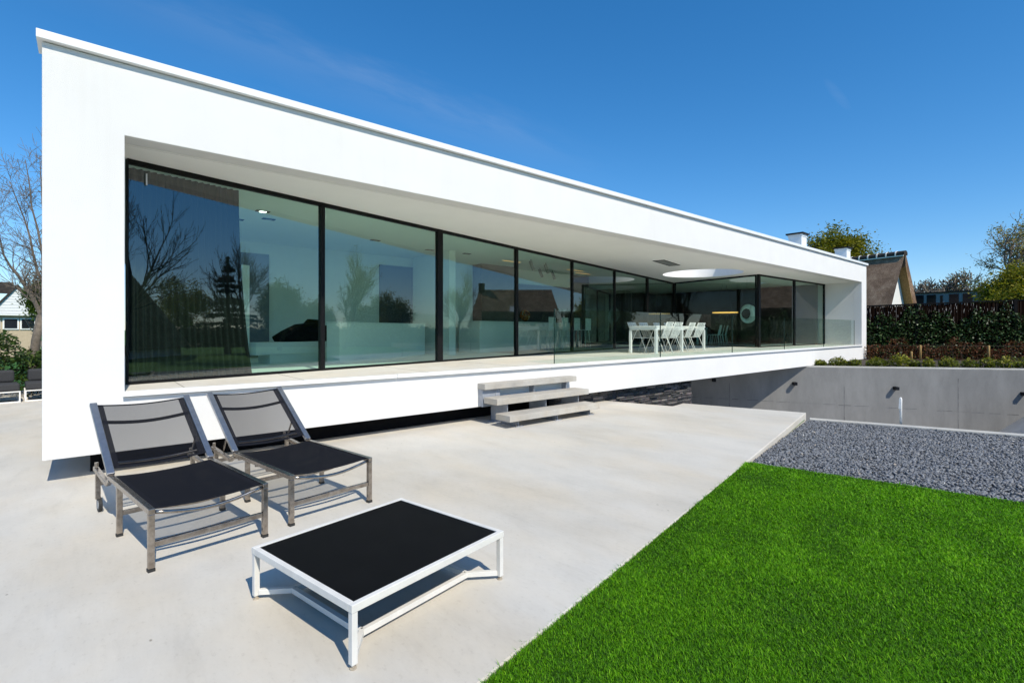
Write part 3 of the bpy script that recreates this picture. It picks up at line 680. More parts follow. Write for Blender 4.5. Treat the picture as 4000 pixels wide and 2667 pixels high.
# ------------------------------------------------------------------ precast steps
s = thing('concrete_steps', 'three floating precast concrete treads on grey steel brackets against the house', 'steps', (6.09,6.3,0))
so_ = Vector(s.location)
def sb(mb): mb.v = [(x-so_.x,y-so_.y,z) for x,y,z in mb.v]; return mb
for (x0,x1,y0_,y1_,zt) in ((5.0,7.14,5.93,6.29,.206),(4.99,7.2,6.235,6.59,.435),(4.98,7.2,6.545,6.745,.655)):
    mb = MB(); mb.box(x0,x1,y0_,y1_,zt-.098,zt); sb(mb).build('tread', M['tread'], s, bevel=.006)
for x in (5.26,6.14,6.98):
    mb = MB()
    prof = [(6.02,.012),(6.02,.105),(6.30,.105),(6.30,.333),(6.61,.333),(6.61,.553),(6.735,.553),(6.735,.012)]
    mb.add([(x-.006,y,z) for y,z in prof]+[(x+.006,y,z) for y,z in prof], [tuple(range(7,-1,-1)),tuple(range(8,16))]+[(i,(i+1)%8,8+(i+1)%8,8+i) for i in range(8)])
    sp = sb(mb).build('support_plate', M['grey_steel'], s)
    mb = MB(); mb.box(x-.075,x+.075,5.99,6.74,.0,.011); sb(mb).build('base_plate', M['grey_steel'], sp)
    for bx in (-.055,.055):
        for by in (6.02,6.4,6.7): mb = MB(); mb.tube([(x+bx,by,.0115),(x+bx,by,.032)],.009,6); sb(mb).build('bolt', M['steel'], sp)
mb = MB(); mb.box(4.99,5.36,6.62,6.742,.27,.552); sb(mb).build('back_plate', M['grey_steel'], s)

# ------------------------------------------------------------------ sun loungers
def make_lounger(label):
    t = thing('sun_lounger', label, 'sun lounger', (0,0,0), 0, 'stainless steel sun loungers on the terrace')
    W = .71; zr = .385; hy = 1.15
    for sx in (0, W):
        mb = MB(); k = 1 if sx else -1
        # seat rail with the dropped rear section
        mb.bar((sx,-.02,zr),(sx,hy-.02,zr),.036,.036); f = mb.build('seat_rail', M['steel'], t, bevel=.003)
        mb = MB(); mb.bar((sx,hy-.02,zr-.02),(sx,hy+.08,zr-.075),.034,.034); mb.bar((sx,hy+.07,zr-.073),(sx,1.70,zr-.03),.034,.034); mb.build('rear_rail', M['steel'], t, bevel=.003)
        mb = MB(); mb.tube([(sx,1.655,zr-.012),(sx,1.655,zr+.025)],.014,10); mb.build('stop_peg', M['steel'], t)
        for y, nm in ((0,'leg'),(.84,'leg')):
            mb = MB(); mb.bar((sx,y,.02),(sx,y,zr-.0185),.036,.036,(0,1,0)); lg = mb.build('leg', M['steel'], t, bevel=.003)
            mb = MB(); mb.box(sx-.02,sx+.02,y-.02,y+.02,0,.02); mb.build('rubber_foot', M['rubber'], lg)
        mb = MB(); mb.bar((sx,1.60,.11),(sx,1.60,zr-.052),.034,.034,(0,1,0)); lg = mb.build('rear_leg', M['steel'], t, bevel=.003)
        mb = MB(); mb.tube([(sx-k*.012-.012,1.60,.06),(sx-k*.012+.012,1.60,.06)],.058,20); wl = mb.build('wheel', M['rubber'], t)
        mb = MB(); mb.tube([(sx-k*.012-.014,1.60,.06),(sx-k*.012+.014,1.60,.06)],.036,16); mb.build('hub', M['lead'], wl)
        # backrest rail
        mb = MB(); mb.bar((sx+k*-.001,hy-.03,zr+.02),(sx+k*-.001,1.80,.895),.05,.036,(0,1,0)); mb.build('back_rail', M['steel_sky_sheen'], t, bevel=.004)
        # ratchet stay
        mb = MB(); mb.bar((sx-k*.04,1.52,zr-.035),(sx-k*.04,1.40,.56),.02,.008,(1,0,0)); mb.build('stay', M['steel'], t)
    def cross(name, y, z, sag=0, r=.011, mat='steel', x0=.02, x1=W-.02):
        mb = MB(); pts = [(x0+(x1-x0)*i/12, y, z-sag*math.sin(math.pi*i/12)) for i in range(13)]; mb.tube(pts, r, 8); return mb.build(name, M[mat], t, smooth=True)
    cross('front_tube', .0, zr-.01, .05, .013)
    for y in (.26,.50,.72): cross('seat_tube', y, zr-.04, .045, .014)
    for y, z in ((0,.17),(.84,.17)):
        mb = MB(); mb.bar((.019,y,z),(W-.019,y,z),.024,.036,(0,0,1)); mb.build('stretcher', M['steel'], t, bevel=.002)
    mb = MB(); mb.bar((.019,1.60,.24),(W-.019,1.60,.24),.024,.034); mb.build('stretcher', M['steel'], t)
    mb = MB(); mb.bar((.019,1.10,zr-.045),(W-.019,1.10,zr-.045),.024,.03); mb.build('stretcher', M['steel'], t)
    # slings: sagging sheets with seamed edges
    def sheet_(name, f, nu, nv, mat, par=None):
        vs = [f(i/nu,j/nv) for j in range(nv+1) for i in range(nu+1)]
        fs = [(j*(nu+1)+i,j*(nu+1)+i+1,(j+1)*(nu+1)+i+1,(j+1)*(nu+1)+i) for j in range(nv) for i in range(nu)]
        mb = MB(); mb.add(vs,fs); return mb.build(name, M[mat], par or t, smooth=True)
    x0, x1 = .0185, W-.0185
    def seat(u,v):
        return (x0+(x1-x0)*u, .012+(hy-.05)*v, zr+.006-.018*math.sin(math.pi*u))
    by0, bz0, by1, bz1 = hy+.03, zr+.055, 1.795, .885
    def back(u,v, off=0):
        s_ = .028*math.sin(math.pi*u)+off; n_ = Vector((0,-(bz1-bz0),(by1-by0))).normalized()
        return (x0+(x1-x0)*u, by0+(by1-by0)*v - n_.y*s_, bz0+(bz1-bz0)*v - n_.z*s_)
    a = sheet_('seat_sling', seat, 14, 4, 'seat_sling')
    e = .045
    sheet_('seam', lambda u,v: (lambda p:(p[0],p[1],p[2]+.0015))(seat(u*e*1.4,v)), 2, 4, 'sling_seam', a); sheet_('seam', lambda u,v: (lambda p:(p[0],p[1],p[2]+.0015))(seat(1-u*e*1.4,v)), 2, 4, 'sling_seam', a)
    sheet_('seam', lambda u,v: (lambda p:(p[0],p[1],p[2]+.0022))(seat(u,v*.03)), 14, 1, 'sling_seam', a)
    b_ = sheet_('back_sling', back, 14, 4, 'sling')
    for g_ in (lambda u,v: back(u*.075,v,-.002), lambda u,v: back(1-u*.075,v,-.002)): sheet_('seam', g_, 3, 4, 'sling_seam', b_)
    sheet_('seam', lambda u,v: back(u,.975+v*.025,-.0026), 14, 1, 'sling_seam', b_)
    sheet_('seam', lambda u,v: back(u,v*.03,-.0026), 14, 1, 'sling_seam', b_)
    # bowed tube behind the back, seen through the mesh, and lower one
    mb = MB(); pts = [Vector(back(i/12,.74,.02)) for i in range(13)]; mb.tube([(p.x,p.y+.0,p.z-.012*math.sin(math.pi*i/12)) for i,p in enumerate(pts)], .015, 8); mb.build('back_tube', M['fabric_dark'], t, smooth=True)
    mb = MB(); pts = [Vector(back(i/12,.10,.02)) for i in range(13)]; mb.tube([tuple(p) for p in pts], .012, 8); mb.build('back_tube', M['steel'], t, smooth=True)
    return t
l1 = make_lounger('black mesh sun lounger nearest the left edge, in front of the other one')
l1.location = (.315,3.95,0); l1.rotation_euler.z = R(8.7)
l2 = copy_tree(l1); l2['label'] = 'black mesh sun lounger farther from the camera, nearer the house wall and steps'
l2.location = (1.235,4.15,0); l2.rotation_euler.z = R(8.9)

# ------------------------------------------------------------------ coffee table
ct = thing('coffee_table', 'low white framed coffee table with matt black top at the front', 'table', (.915,2.195,0), R(11.2))
TL, TW, th = 1.085, .99, .30
mb = MB()
f_ = .030
mb.box(0,TL,0,f_,th-.038,th); mb.box(0,TL,TW-f_,TW,th-.038,th); mb.box(0,f_,f_+.0005,TW-f_-.0005,th-.038,th-.0005); mb.box(TL-f_,TL,f_+.0005,TW-f_-.0005,th-.038,th-.0005)
mb.build('frame', M['cream_metal'], ct, bevel=.003)
mb = MB(); mb.box(f_-.002,TL-f_+.002,f_-.002,TW-f_+.002,th-.03,th-.006); mb.build('tabletop', M['black_glass'], ct)
nodes = {}
for (cx,cy) in ((0,0),(1,0),(1,1),(0,1)):
    x = .018+cx*(TL-.036); y = .018+cy*(TW-.036)
    mb = MB(); mb.bar((x,y,.022),(x,y,th-.039),.031,.031,(0,1,0)); lg = mb.build('leg', M['cream_metal'], ct, bevel=.003)
    mb = MB(); mb.tube([(x,y,0),(x,y,.008)],.016,12); mb.tube([(x,y,.0085),(x,y,.021)],.010,10); mb.build('foot', simple('rusty_foot',(.42,.36,.28),.7,var=.3,scale=40), lg)
    nx = .165 if cx == 0 else TL-.165; ny = .165 if cy == 0 else TW-.165; nodes[(cx,cy)] = (nx,ny)
    mb = MB(); mb.bar((x+(nx-x)*.09,y+(ny-y)*.09,.042),(nx,ny,.042),.026,.030); mb.build('brace', M['cream_metal'], ct, bevel=.002)
mb = MB()
for a, b_ in (((0,0),(1,0)),((0,1),(1,1)),((0,0),(0,1)),((1,0),(1,1))):
    mb.bar((*nodes[a],.0417),(*nodes[b_],.0417),.028,.0305)
mb.build('base_frame', M['cream_metal'], ct, bevel=.002)

# ------------------------------------------------------------------ garden sofas by the hedge
def sofa(label, x0, y0, wdt, rz):
    t = thing('garden_sofa', label, 'sofa', (x0,y0,0), rz, 'charcoal cushioned garden sofas by the hedge')
    mb = MB()
    for x in (.0125,wdt-.0125):
        for y in (.0125,.70): mb.bar((x,y,0),(x,y,.24),.025,.025,(0,1,0))
        mb.bar((x,.026,.012),(x,.687,.012),.024,.024)
    for y in (.0125,.70): mb.bar((.026,y,.228),(wdt-.026,y,.228),.024,.024); mb.bar((.026,y,.012),(wdt-.026,y,.012),.024,.024)
    mb.build('frame', M['white_metal'], t)
    mb = MB(); mb.box(.03,wdt-.03,.03,.69,.20,.2155); mb.build('base_board', M['black_matt'], t)
    mb = MB(); mb.box(.01,wdt-.01,.0,.62,.245,.40); mb.build('seat_cushion', M['fabric_dark'], t, bevel=.03)
    mb = MB(); mb.box(.06,wdt-.06,.50,.72,.402,.66); mb.build('back_cushion', M['fabric_dark'], t, bevel=.04)
    return t
sofa('charcoal cushioned garden sofa cut by the left edge of the photo', -2.36, 14.75, 1.3, R(8))
sf = sofa('charcoal cushioned garden sofa half hidden behind the white house corner', -1.015, 15.03, 1.0, R(5))

# ------------------------------------------------------------------ dining set on the house terrace
DR = R(6.5); DM = Matrix.Translation((12.0,7.95,FL)) @ Matrix.Rotation(DR,4,'Z')
dt = thing('dining_table', 'long white outdoor dining table behind the glass balustrade', 'table', (12.0,7.95,FL), DR)
mb = MB(); mb.box(0,3.35,0,.86,.735,.775); mb.build('tabletop', M['white_paint'], dt, bevel=.003)
mb = MB(); mb.box(.035,3.315,.012,.04,.66,.734); mb.box(.035,3.315,.82,.848,.66,.734); mb.box(.012,.034,.035,.825,.66,.734); mb.box(3.316,3.338,.035,.825,.66,.734); mb.build('apron', M['white_paint'], dt)
for x in (.035,1.675,3.315):
    for y in (.035,.825):
        mb = MB(); mb.box(x-.034,x+.034,y-.034,y+.034,0,.658); mb.build('leg', M['white_paint'], dt, bevel=.003)
def make_chair(label):
    t = thing('dining_chair', label, 'chair', (0,0,FL), 0, 'white slatted dining chairs around the outdoor table')
    for k in (-1,1):
        mb = MB(); mb.tube([(k*.29,.27,0),(k*.265,.02,.64),(k*.262,-.03,.655),(k*.265,-.07,.62),(k*.29,-.33,0)],.010,8); mb.build('leg', M['white_metal'], t, smooth=True)
        mb = MB(); mb.tube([(k*.215,-.19,.42),(k*.225,-.24,.52),(k*.215,-.38,.88)],.012,8); mb.build('back_post', M['white_metal'], t, smooth=True)
    mb = MB(); mb.box(-.235,.235,-.20,.24,.425,.445); mb.build('seat', M['white_metal'], t, bevel=.008)
    mb = MB(); mb.bar((-.262,.08,.432),(.262,.08,.432),.02,.014); mb.bar((-.262,-.12,.432),(.262,-.12,.432),.02,.014); mb.build('seat_frame', M['white_metal'], t)
    mb = MB()
    for i in range(12):
        f = i/11; z = .47+f*.40; y = -.215-f*.16
        mb.bar((-.222,y,z),(.222,y,z),.008,.023,(0,-.38,.9))
    for x in (-.12,0,.12): mb.bar((x,-.213,.47),(x,-.377,.875),.02,.005,(0,1,0))
    mb.build('backrest', M['white_metal'], t)
    return t
spots = [ # local x along the table, y, facing, label
 (.50,.22,0,'white slatted dining chair on the front side, leftmost of the four backs facing us'),
 (1.10,.22,0,'white slatted dining chair on the front side, second back from the left'),
 (2.0,.22,0,'white slatted dining chair on the front side, third back from the left'),
 (2.72,.22,0,'white slatted dining chair on the front side, rightmost back near the far table end'),
 (.42,.64,math.pi,'white slatted dining chair on the window side, leftmost, seen under the near table end'),
 (1.08,.64,math.pi,'white slatted dining chair on the window side, second from the left, seen under the table'),
 (2.0,.64,math.pi,'white slatted dining chair on the window side, third from the left behind the table leg'),
 (2.72,.64,math.pi,'white slatted dining chair on the window side, farthest along the table')]
ch0 = make_chair('')
for i, (x,y,a,lab) in enumerate(spots):
    c = ch0 if i == 0 else copy_tree(ch0)
    p = DM @ Vector((x,y,0)); c.location = p; c.rotation_euler.z = DR + a + R(rnd.uniform(-6,6)); c['label'] = lab

# ------------------------------------------------------------------ inside the house
# curtain
n = 120; vs = []; fs = []
for i in range(n+1):
    f = i/n
    for j in range(9):
        g_ = j/8; s_ = .1+1.35*f*(1+.13*(1-g_)**2)
        w_ = (.055+.02*math.sin(i*.7))*math.sin(f*math.pi*2*17+.4*math.sin(f*9)+ .5*(1-g_)*math.sin(i*.3))
        p = G0+GD*s_+Vector((-GD.y,GD.x))*(.30+w_*(.55+.45*(1-g_))); vs.append((p.x,p.y,FL+.012+g_*(SO-FL-.03)))
for i in range(n):
    for j in range(8): fs.append((i*9+j,(i+1)*9+j,(i+1)*9+j+1,i*9+j+1))
mb = MB(); mb.add(vs,fs); tag(mb.build('curtain', M['curtain'], smooth=True), 'charcoal curtain gathered behind the leftmost window pane', 'curtain')
# low white counter just behind the glass
cb = thing('sofa_counter', 'low white boxy counter right behind the second window pane', 'counter', (3.80,9.72,FL), R(32.5))
mb = MB(); mb.box(0,3.65,0,.3,.002,.80); mb.build('body', M['inner_white'], cb, bevel=.004)
mb = MB(); mb.box(-.015,3.665,-.015,.315,.801,.825); mb.build('worktop', M['white_paint'], cb)
wb = thing('wall_bench', 'white stepped wall bench inside the first window pane', 'bench', (2.45,10.4,FL), R(13.4))
mb = MB(); mb.box(0,1.8,0,.5,.18,.42); mb.build('seat', M['inner_white'], wb, bevel=.004)
mb = MB(); mb.box(.3,1.8,.05,.5,.0,.179); mb.build('base', M['white_paint'], wb)
mb = MB(); mb.box(-.15,-.02,.2,.6,.0,1.9); mb.build('side_panel', M['inner_white'], wb)
lc = thing('lounge_chair', 'black low lounge chair standing on the white bench inside', 'lounge chair', (3.0,10.62,FL+.421), R(13.4))
mb = MB(); mb.extrude([(0,.0),(1.1,.0),(1.1,.30),(.8,.40),(.45,.36),(.15,.22),(-.05,.10)], (0,0,0), (0,.36,0), (1,0,0), (0,0,1)); mb.build('seat', M['black_matt'], lc, bevel=.02)
mb = MB(); mb.extrude([(.62,.3),(1.12,.3),(1.16,.46),(.8,.48)], (0,.37,0), (0,.45,0), (1,0,0), (0,0,1)); mb.build('backrest', M['black_matt'], lc, bevel=.01)
# kitchen island and stools
ki = thing('kitchen_island', 'white kitchen island with a dark worktop inside behind the bar stools', 'kitchen island', (8.6,11.55,FL), R(13.4))
mb = MB(); mb.box(0,5.4,0,.8,.002,.88); mb.build('body', M['inner_white'], ki)
mb = MB(); mb.box(-.03,5.43,-.03,.83,.881,.92); mb.build('worktop', M['white_paint'], ki)
def stool(x, y, lab):
    t = thing('bar_stool', lab, 'bar stool', (x,y,FL), R(13.4), 'white bar stools in front of the kitchen island')
    for a in (-.17,.17):
        for b_ in (-.17,.17):
            mb = MB(); mb.bar((a*1.1,b_*1.1,0),(a*.8,b_*.8,.64),.018,.018,(0,1,0)); mb.build('leg', M['white_metal'], t)
    mb = MB(); mb.box(-.2,.2,-.2,.2,.641,.67); mb.build('seat', M['white_paint'], t, bevel=.01)
    mb = MB(); mb.box(-.2,.2,-.2,-.18,.671,1.06); mb.build('backrest', M['white_paint'], t, bevel=.008)
for (x,y,l) in ((11.1,11.35,'white bar stool inside, leftmost of the row at the kitchen island'),(11.9,11.55,'white bar stool inside, second from the left at the kitchen island'),(12.7,11.75,'white bar stool inside, third from the left at the kitchen island'),(13.5,11.95,'white bar stool inside, rightmost of the row at the kitchen island')): stool(x,y,l)
gl = thing('globe_ornament', 'mottled orange and black globe standing on the kitchen island', 'ornament', (11.15,12.45,FL+.921))
me = bpy.data.meshes.new('sphere'); bm = bmesh.new(); bmesh.ops.create_uvsphere(bm, u_segments=20, v_segments=12, radius=.19); bmesh.ops.translate(bm, verts=bm.verts, vec=(0,0,.22)); bm.to_mesh(me); bm.free()
o = bpy.data.objects.new('sphere', me); col.objects.link(o); o.parent = gl
m, nt, b = newmat('mottled_glass'); v = coords(nt); n1 = noise(nt, v, 9, 3); r = ramp(nt, n1.outputs['Fac'], [(.4,(.02,.015,.01)),(.5,(.5,.14,.03)),(.6,(.1,.12,.03)),(.7,(.6,.5,.4))]); nt.links.new(r.outputs['Color'], b.inputs['Base Color']); b.inputs['Roughness'].default_value = .2; me.materials.append(m)
me.polygons.foreach_set('use_smooth', [True]*len(me.polygons))
mb = MB(); mb.tube([(0,0,0),(0,0,.02),(0,0,.04)],[.09,.08,.05],14); mb.build('stand', M['lamp_black'], gl)
# indoor dining table with shell chairs, ring pendant, loop sculpture
it = thing('indoor_table', 'pale dining table inside behind the recessed corner window', 'table', (20.6,11.5,FL), R(20))
mb = MB(); mb.box(0,2.6,0,1.0,.72,.75); mb.build('tabletop', M['inner_white'], it)
for x in (.06,2.54):
    for y in (.06,.94): mb = MB(); mb.box(x-.035,x+.035,y-.035,y+.035,.0,.719); mb.build('leg', M['inner_white'], it)
def shell(x, y, rz, lab):
    t = thing('shell_chair', lab, 'chair', (x,y,FL), rz, 'white shell chairs at the indoor dining table')
    mb = MB(); mb.add([(-.24,.24,.44),(.24,.24,.44),(.23,-.2,.42),(-.23,-.2,.42),(.20,-.30,.86),(-.20,-.30,.86)], [(0,1,2,3),(3,2,4,5)]); o = mb.build('shell', M['inner_white'], t)
    md = o.modifiers.new('solid','SOLIDIFY'); md.thickness = .015
    for k in (-1,1):
        for j, yy in ((1,.2),(-1,-.2)):
            mb = MB(); mb.add([(k*.20-.035,yy,.41),(k*.20+.035,yy,.41),(k*.24+.012,yy*1.25,0),(k*.24-.012,yy*1.25,0)],[(0,1,2,3)]); l_ = mb.build('leg', M['inner_white'], t); md = l_.modifiers.new('solid','SOLIDIFY'); md.thickness = .02
for x, y, a, l in ((20.9,10.95,15,'white shell chair inside, leftmost behind the corner glazing'),(21.7,11.2,25,'white shell chair inside, middle one behind the corner glazing'),(22.6,11.5,20,'white shell chair inside, rightmost below the white loop')): shell(x,y,R(a),l)
for x, y, l in ((21.2,11.9,'left one of two yellow bowls on the indoor dining table'),(22.2,12.25,'right one of two yellow bowls on the indoor dining table')):
    mb = MB(); mb.tube([(0,0,0),(0,0,.01),(0,0,.08),(0,0,.13)],[.06,.07,.14,.15],16); tag(mb.build('bowl', M['yellow'], smooth=True, loc=(x,y,FL+.751)), l, 'bowl', 'yellow bowls on the indoor table')
pl = thing('ring_pendant', 'lit amber ring pendant lamp hanging over the indoor table', 'pendant lamp', (22.6,11.3,2.32))
mb = MB(); n = 40
vs = [( .55*math.cos(2*math.pi*k/n), .55*math.sin(2*math.pi*k/n), z) for z in (0,.035) for k in range(n)]; mb.add(vs,[(k,(k+1)%n,n+(k+1)%n,n+k) for k in range(n)]); mb.build('lamp_ring', M['warm_light'], pl)
mb = MB()
for k in range(3): a = k*2.094; mb.tube([(.55*math.cos(a),.55*math.sin(a),.03),(.1*math.cos(a),.1*math.sin(a),SO-2.33)],.004,4)
mb.build('wire', M['lamp_black'], pl)
ls = thing('loop_pendant', 'white twisted loop sculpture hanging inside the corner window', 'sculpture', (20.75,9.45,2.20), R(-65))
mb = MB(); n = 36; vs = []
for k in range(n):
    a = 2*math.pi*k/n; tw = a/2; rr = .27
    c = Vector((rr*math.cos(a)*.9, 0, rr*math.sin(a)*1.15)); d_ = Vector((math.cos(a),0,math.sin(a)))
    off = d_*math.cos(tw)*.115 + Vector((0,1,0))*math.sin(tw)*.115
    vs += [c+off, c-off]
fs = [(2*k,2*k+1,2*((k+1)%n)+1,2*((k+1)%n)) if k < n-1 else (2*k,2*k+1,0,1) for k in range(n)]
mb.add(vs,fs); o = mb.build('loop', M['inner_white'], ls, smooth=True); md = o.modifiers.new('solid','SOLIDIFY'); md.thickness = .03
mb = MB(); mb.tube([(0,0,.30),(0,0,SO-2.202)],.003,4); mb.build('wire', M['lamp_black'], ls)

# ------------------------------------------------------------------ trees and plants
def grow(segs, tips, p, d, L, r, lev, maxlev, P, rg):
    n = max(2, int(P.get('seg',4) - lev*.5)); pts = [p.copy()]; rad = [r]; q = p.copy(); dd = d.copy()
    for i in range(n):
        dd = (dd + Vector((rg.gauss(0,1),rg.gauss(0,1),rg.gauss(0,1)))*P.get('wob',.12) + Vector((0,0,P.get('up',.06))) + P.get('wind',Vector((0,0,0)))*(.3+lev*.35)).normalized()
        q = q + dd*(L/n); pts.append(q.copy()); rad.append(r*(1-(i+1)/n*(1-P.get('tap',.55))))
    segs.append((lev, pts, rad))
    if lev >= maxlev: tips.extend(pts[1:]); return
    nb = P['nb'][min(lev,len(P['nb'])-1)]
    for k in range(nb):
        f = P.get('b0',.3)+(1-P.get('b0',.3))*(k+rg.random()*.8)/nb; f = min(f,.99)
        i = min(int(f*n),n-1); pp = pts[i].lerp(pts[i+1], f*n-i)
        ax = (pts[i+1]-pts[i]).normalized(); a = rg.uniform(0,6.28); sp = R(rg.uniform(*P.get('spread',(28,55))))
        s = ax.orthogonal().normalized(); t = ax.cross(s); side = s*math.cos(a)+t*math.sin(a)
        nd = (ax*math.cos(sp)+side*math.sin(sp)).normalized()
        grow(segs, tips, pp, nd, L*rg.uniform(*P.get('len',(.5,.75)))*(1.15-f*.45), r*P.get('rr',.5)*(1.1-f*.4), lev+1, maxlev, P, rg)
    grow(segs, tips, pts[-1], dd, L*.62, rad[-1]*.9, lev+1, maxlev, P, rg)
def tree(name, label, loc, height, r, P, maxlev, leaf=None, nleaf=0, lsize=.1, spread=.2, seed=1, lean=(0,0,1), group=None, bark='bark', cat='tree', twig=0, droop=0., leafn_up=.3, blob=None):
    rg = random.Random(seed); segs = []; tips = []
    t = thing(name, label, cat, loc, 0, group)
    grow(segs, tips, Vector((0,0,0)), Vector(lean).normalized(), height*P.get('trunk',.45), r, 0, maxlev, P, rg)
    zmax = max(p.z for _,ps,_ in segs for p in ps); k = height/zmax
    tr, br = MB(), MB()
    for lev, pts, rad in segs:
        pts = [p*k for p in pts]; rad = [max(x,P.get('minr',.004)) for x in rad]
        if lev == 0: tr.tube(pts, rad, 9)
        else: br.tube(pts, rad, 5 if lev < 2 else 3, cap=False)
    tr.build('trunk', M[bark], t, smooth=True); br.build('branches', M[bark], t)
    if leaf:
        T = np.array([tuple(p*k) for p in tips]); idx = rng.integers(0,len(T),nleaf)
        if blob:   # clumps of leaves through an uneven ellipsoid
            rx, rz, zc, nc = blob
            C = rng.normal(size=(nc,3)); C /= np.linalg.norm(C,axis=1)[:,None]; C *= (rng.uniform(0,1,nc)**.4*rng.uniform(.75,1.1,nc))[:,None]
            C = C*np.array([rx,rx,rz])+np.array([0,0,zc]); T = C; idx = rng.integers(0,nc,nleaf)
        pts = T[idx]+rng.normal(0,spread,(nleaf,3))
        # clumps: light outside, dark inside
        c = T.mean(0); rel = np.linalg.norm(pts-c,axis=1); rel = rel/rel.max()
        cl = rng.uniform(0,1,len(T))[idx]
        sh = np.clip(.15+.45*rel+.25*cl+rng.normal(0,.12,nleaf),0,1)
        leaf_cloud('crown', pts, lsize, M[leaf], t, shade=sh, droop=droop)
    return t
PB = dict(nb=[5,5,4,3], wob=.13, up=.05, spread=(25,50), len=(.5,.8), rr=.55, trunk=.36, seg=5)
# left: bare tree leaning beside the hedge
lt = thing('bare_tree', 'bare leaning grey tree with fine branches behind the laurel hedge left of the house', 'tree', (-1.07,18,0))
rg = random.Random(5); segs = []; tips = []
TB = Vector((-1.07,18,0))
limbs = [
 (.115,.085,[(-1.10,18,-.1),(-1.067,18,.55),(-1.009,18,1.263),(-.912,18,1.93)]),
 (.055,.010,[(-.912,18,1.93),(-1.058,18,2.36),(-1.187,18,2.62),(-1.338,17.9,2.94),(-1.473,17.85,3.15),(-1.579,17.8,3.41),(-1.648,17.7,3.86),(-1.70,17.7,4.35)]),
 (.05,.009,[(-.897,18,1.95),(-.873,18.1,2.27),(-.882,18.1,2.79),(-.975,18.1,3.04),(-1.058,18.1,3.46),(-1.125,18.1,3.96),(-1.239,18.2,4.44),(-1.39,18.2,4.94),(-1.51,18.2,5.37)]),
 (.042,.008,[(-.873,18,2.2),(-.853,17.9,2.81),(-.873,17.8,3.48),(-.961,17.8,4.14),(-1.067,17.7,4.66),(-1.115,17.7,5.32),(-1.182,17.6,5.84)]),
 (.026,.007,[(-.873,17.8,3.48),(-.838,17.9,4.16),(-.887,18,4.82),(-.912,18,5.49),(-.936,18,6.09)])]
tr, br = MB(), MB()
PT = dict(nb=[3,4,3], wob=.13, up=.05, spread=(25,60), len=(.55,.85), rr=.5, seg=5, b0=.25, minr=.004)
for li, (r0, r1, pts) in enumerate(limbs):
    pts = [Vector(p)-TB for p in pts]
    rad = [r0+(r1-r0)*k/(len(pts)-1) for k in range(len(pts))]
    (tr if li == 0 else br).tube(pts, rad, 9 if li == 0 else 6)
    if li:
        for k in range(1,len(pts)):
            for q in range(3):
                d = (pts[k]-pts[k-1]).normalized(); o_ = Vector((rg.gauss(0,1),rg.gauss(0,1)*.8,rg.gauss(.25,.6))).normalized()
                grow(segs, tips, pts[k-1].lerp(pts[k], rg.random()), (d*.6+o_).normalized(), rg.uniform(.35,.75), rad[k]*.42, 1, 3, PT, rg)
for lev, pts, rad in segs: br.tube(pts, [max(x,.0035) for x in rad], 4 if lev < 2 else 3, cap=False)
tr.build('trunk', M['bark'], lt, smooth=True); br.build('branches', M['bark'], lt)
tree('green_tree', 'fresh green tree partly hidden behind the left corner of the white house', (-1.62,33,0), 3.9, .12, PB, 3, 'leaf_green', 5000, .13, .22, seed=8, blob=(.55,.9,3.05,45))
# behind the roof on the right
tree('round_tree', 'yellow green leafy tree rising behind the two roof flues', (50.2,15.1,0), 9.9, .3, dict(PB,nb=[7,6,5],trunk=.3,spread=(30,65)), 3, 'leaf_bushy', 34000, .24, .42, seed=12, blob=(3.0,2.9,7.2,150))
# far right trees
PWi = dict(minr=.012, nb=[4,5,5,4], wob=.2, up=.03, spread=(25,60), len=(.55,.85), rr=.55, trunk=.30, seg=6, wind=Vector((.02,-.05,0)))
tree('willow_tree', 'tall corkscrew willow with thin yellowish leaves at the right edge', (48.0,3.75,.0), 9.6, .28, PWi, 4, 'leaf_willow', 6500, .15, .15, seed=21, droop=.25, lean=(.05,-.05,1))
tree('bushy_tree', 'dense dark green bushy tree below the willow behind the fence', (45.7,3.2,0), 5.4, .25, dict(PB, nb=[7,6,4], trunk=.25, spread=(35,75)), 3, 'leaf_bushy', 26000, .20, .36, seed=31, blob=(1.9,1.7,3.6,120))
tree('bushy_tree', 'yellow green bushy tree at the right edge just above the fence top', (42.7,2.9,0), 4.2, .2, dict(PB, nb=[7,6,4], trunk=.25, spread=(35,75)), 3, 'leaf_bushy', 14000, .20, .32, seed=33, blob=(1.5,1.2,2.7,90))
tree('far_tree', 'bare wind-bent far tree above the grey building, right one of two', (79,11.5,0), 8.8, .22, dict(PB, nb=[8,6,5,4], trunk=.40, spread=(38,78), up=.03, len=(.75,1.0), b0=.45, minr=.045), 4, 'leaf_willow', 2500, .22, .3, seed=41, bark='bark', group='bare trees above the grey building')
tree('far_tree', 'bare far tree above the grey building, left one of two next to the thatched gable', (79.4,14.1,0), 8.0, .2, dict(PB, nb=[8,6,5,4], trunk=.40, spread=(38,78), up=.03, len=(.75,1.0), b0=.45, minr=.045), 4, None, 0, seed=44, bark='bark', group='bare trees above the grey building')
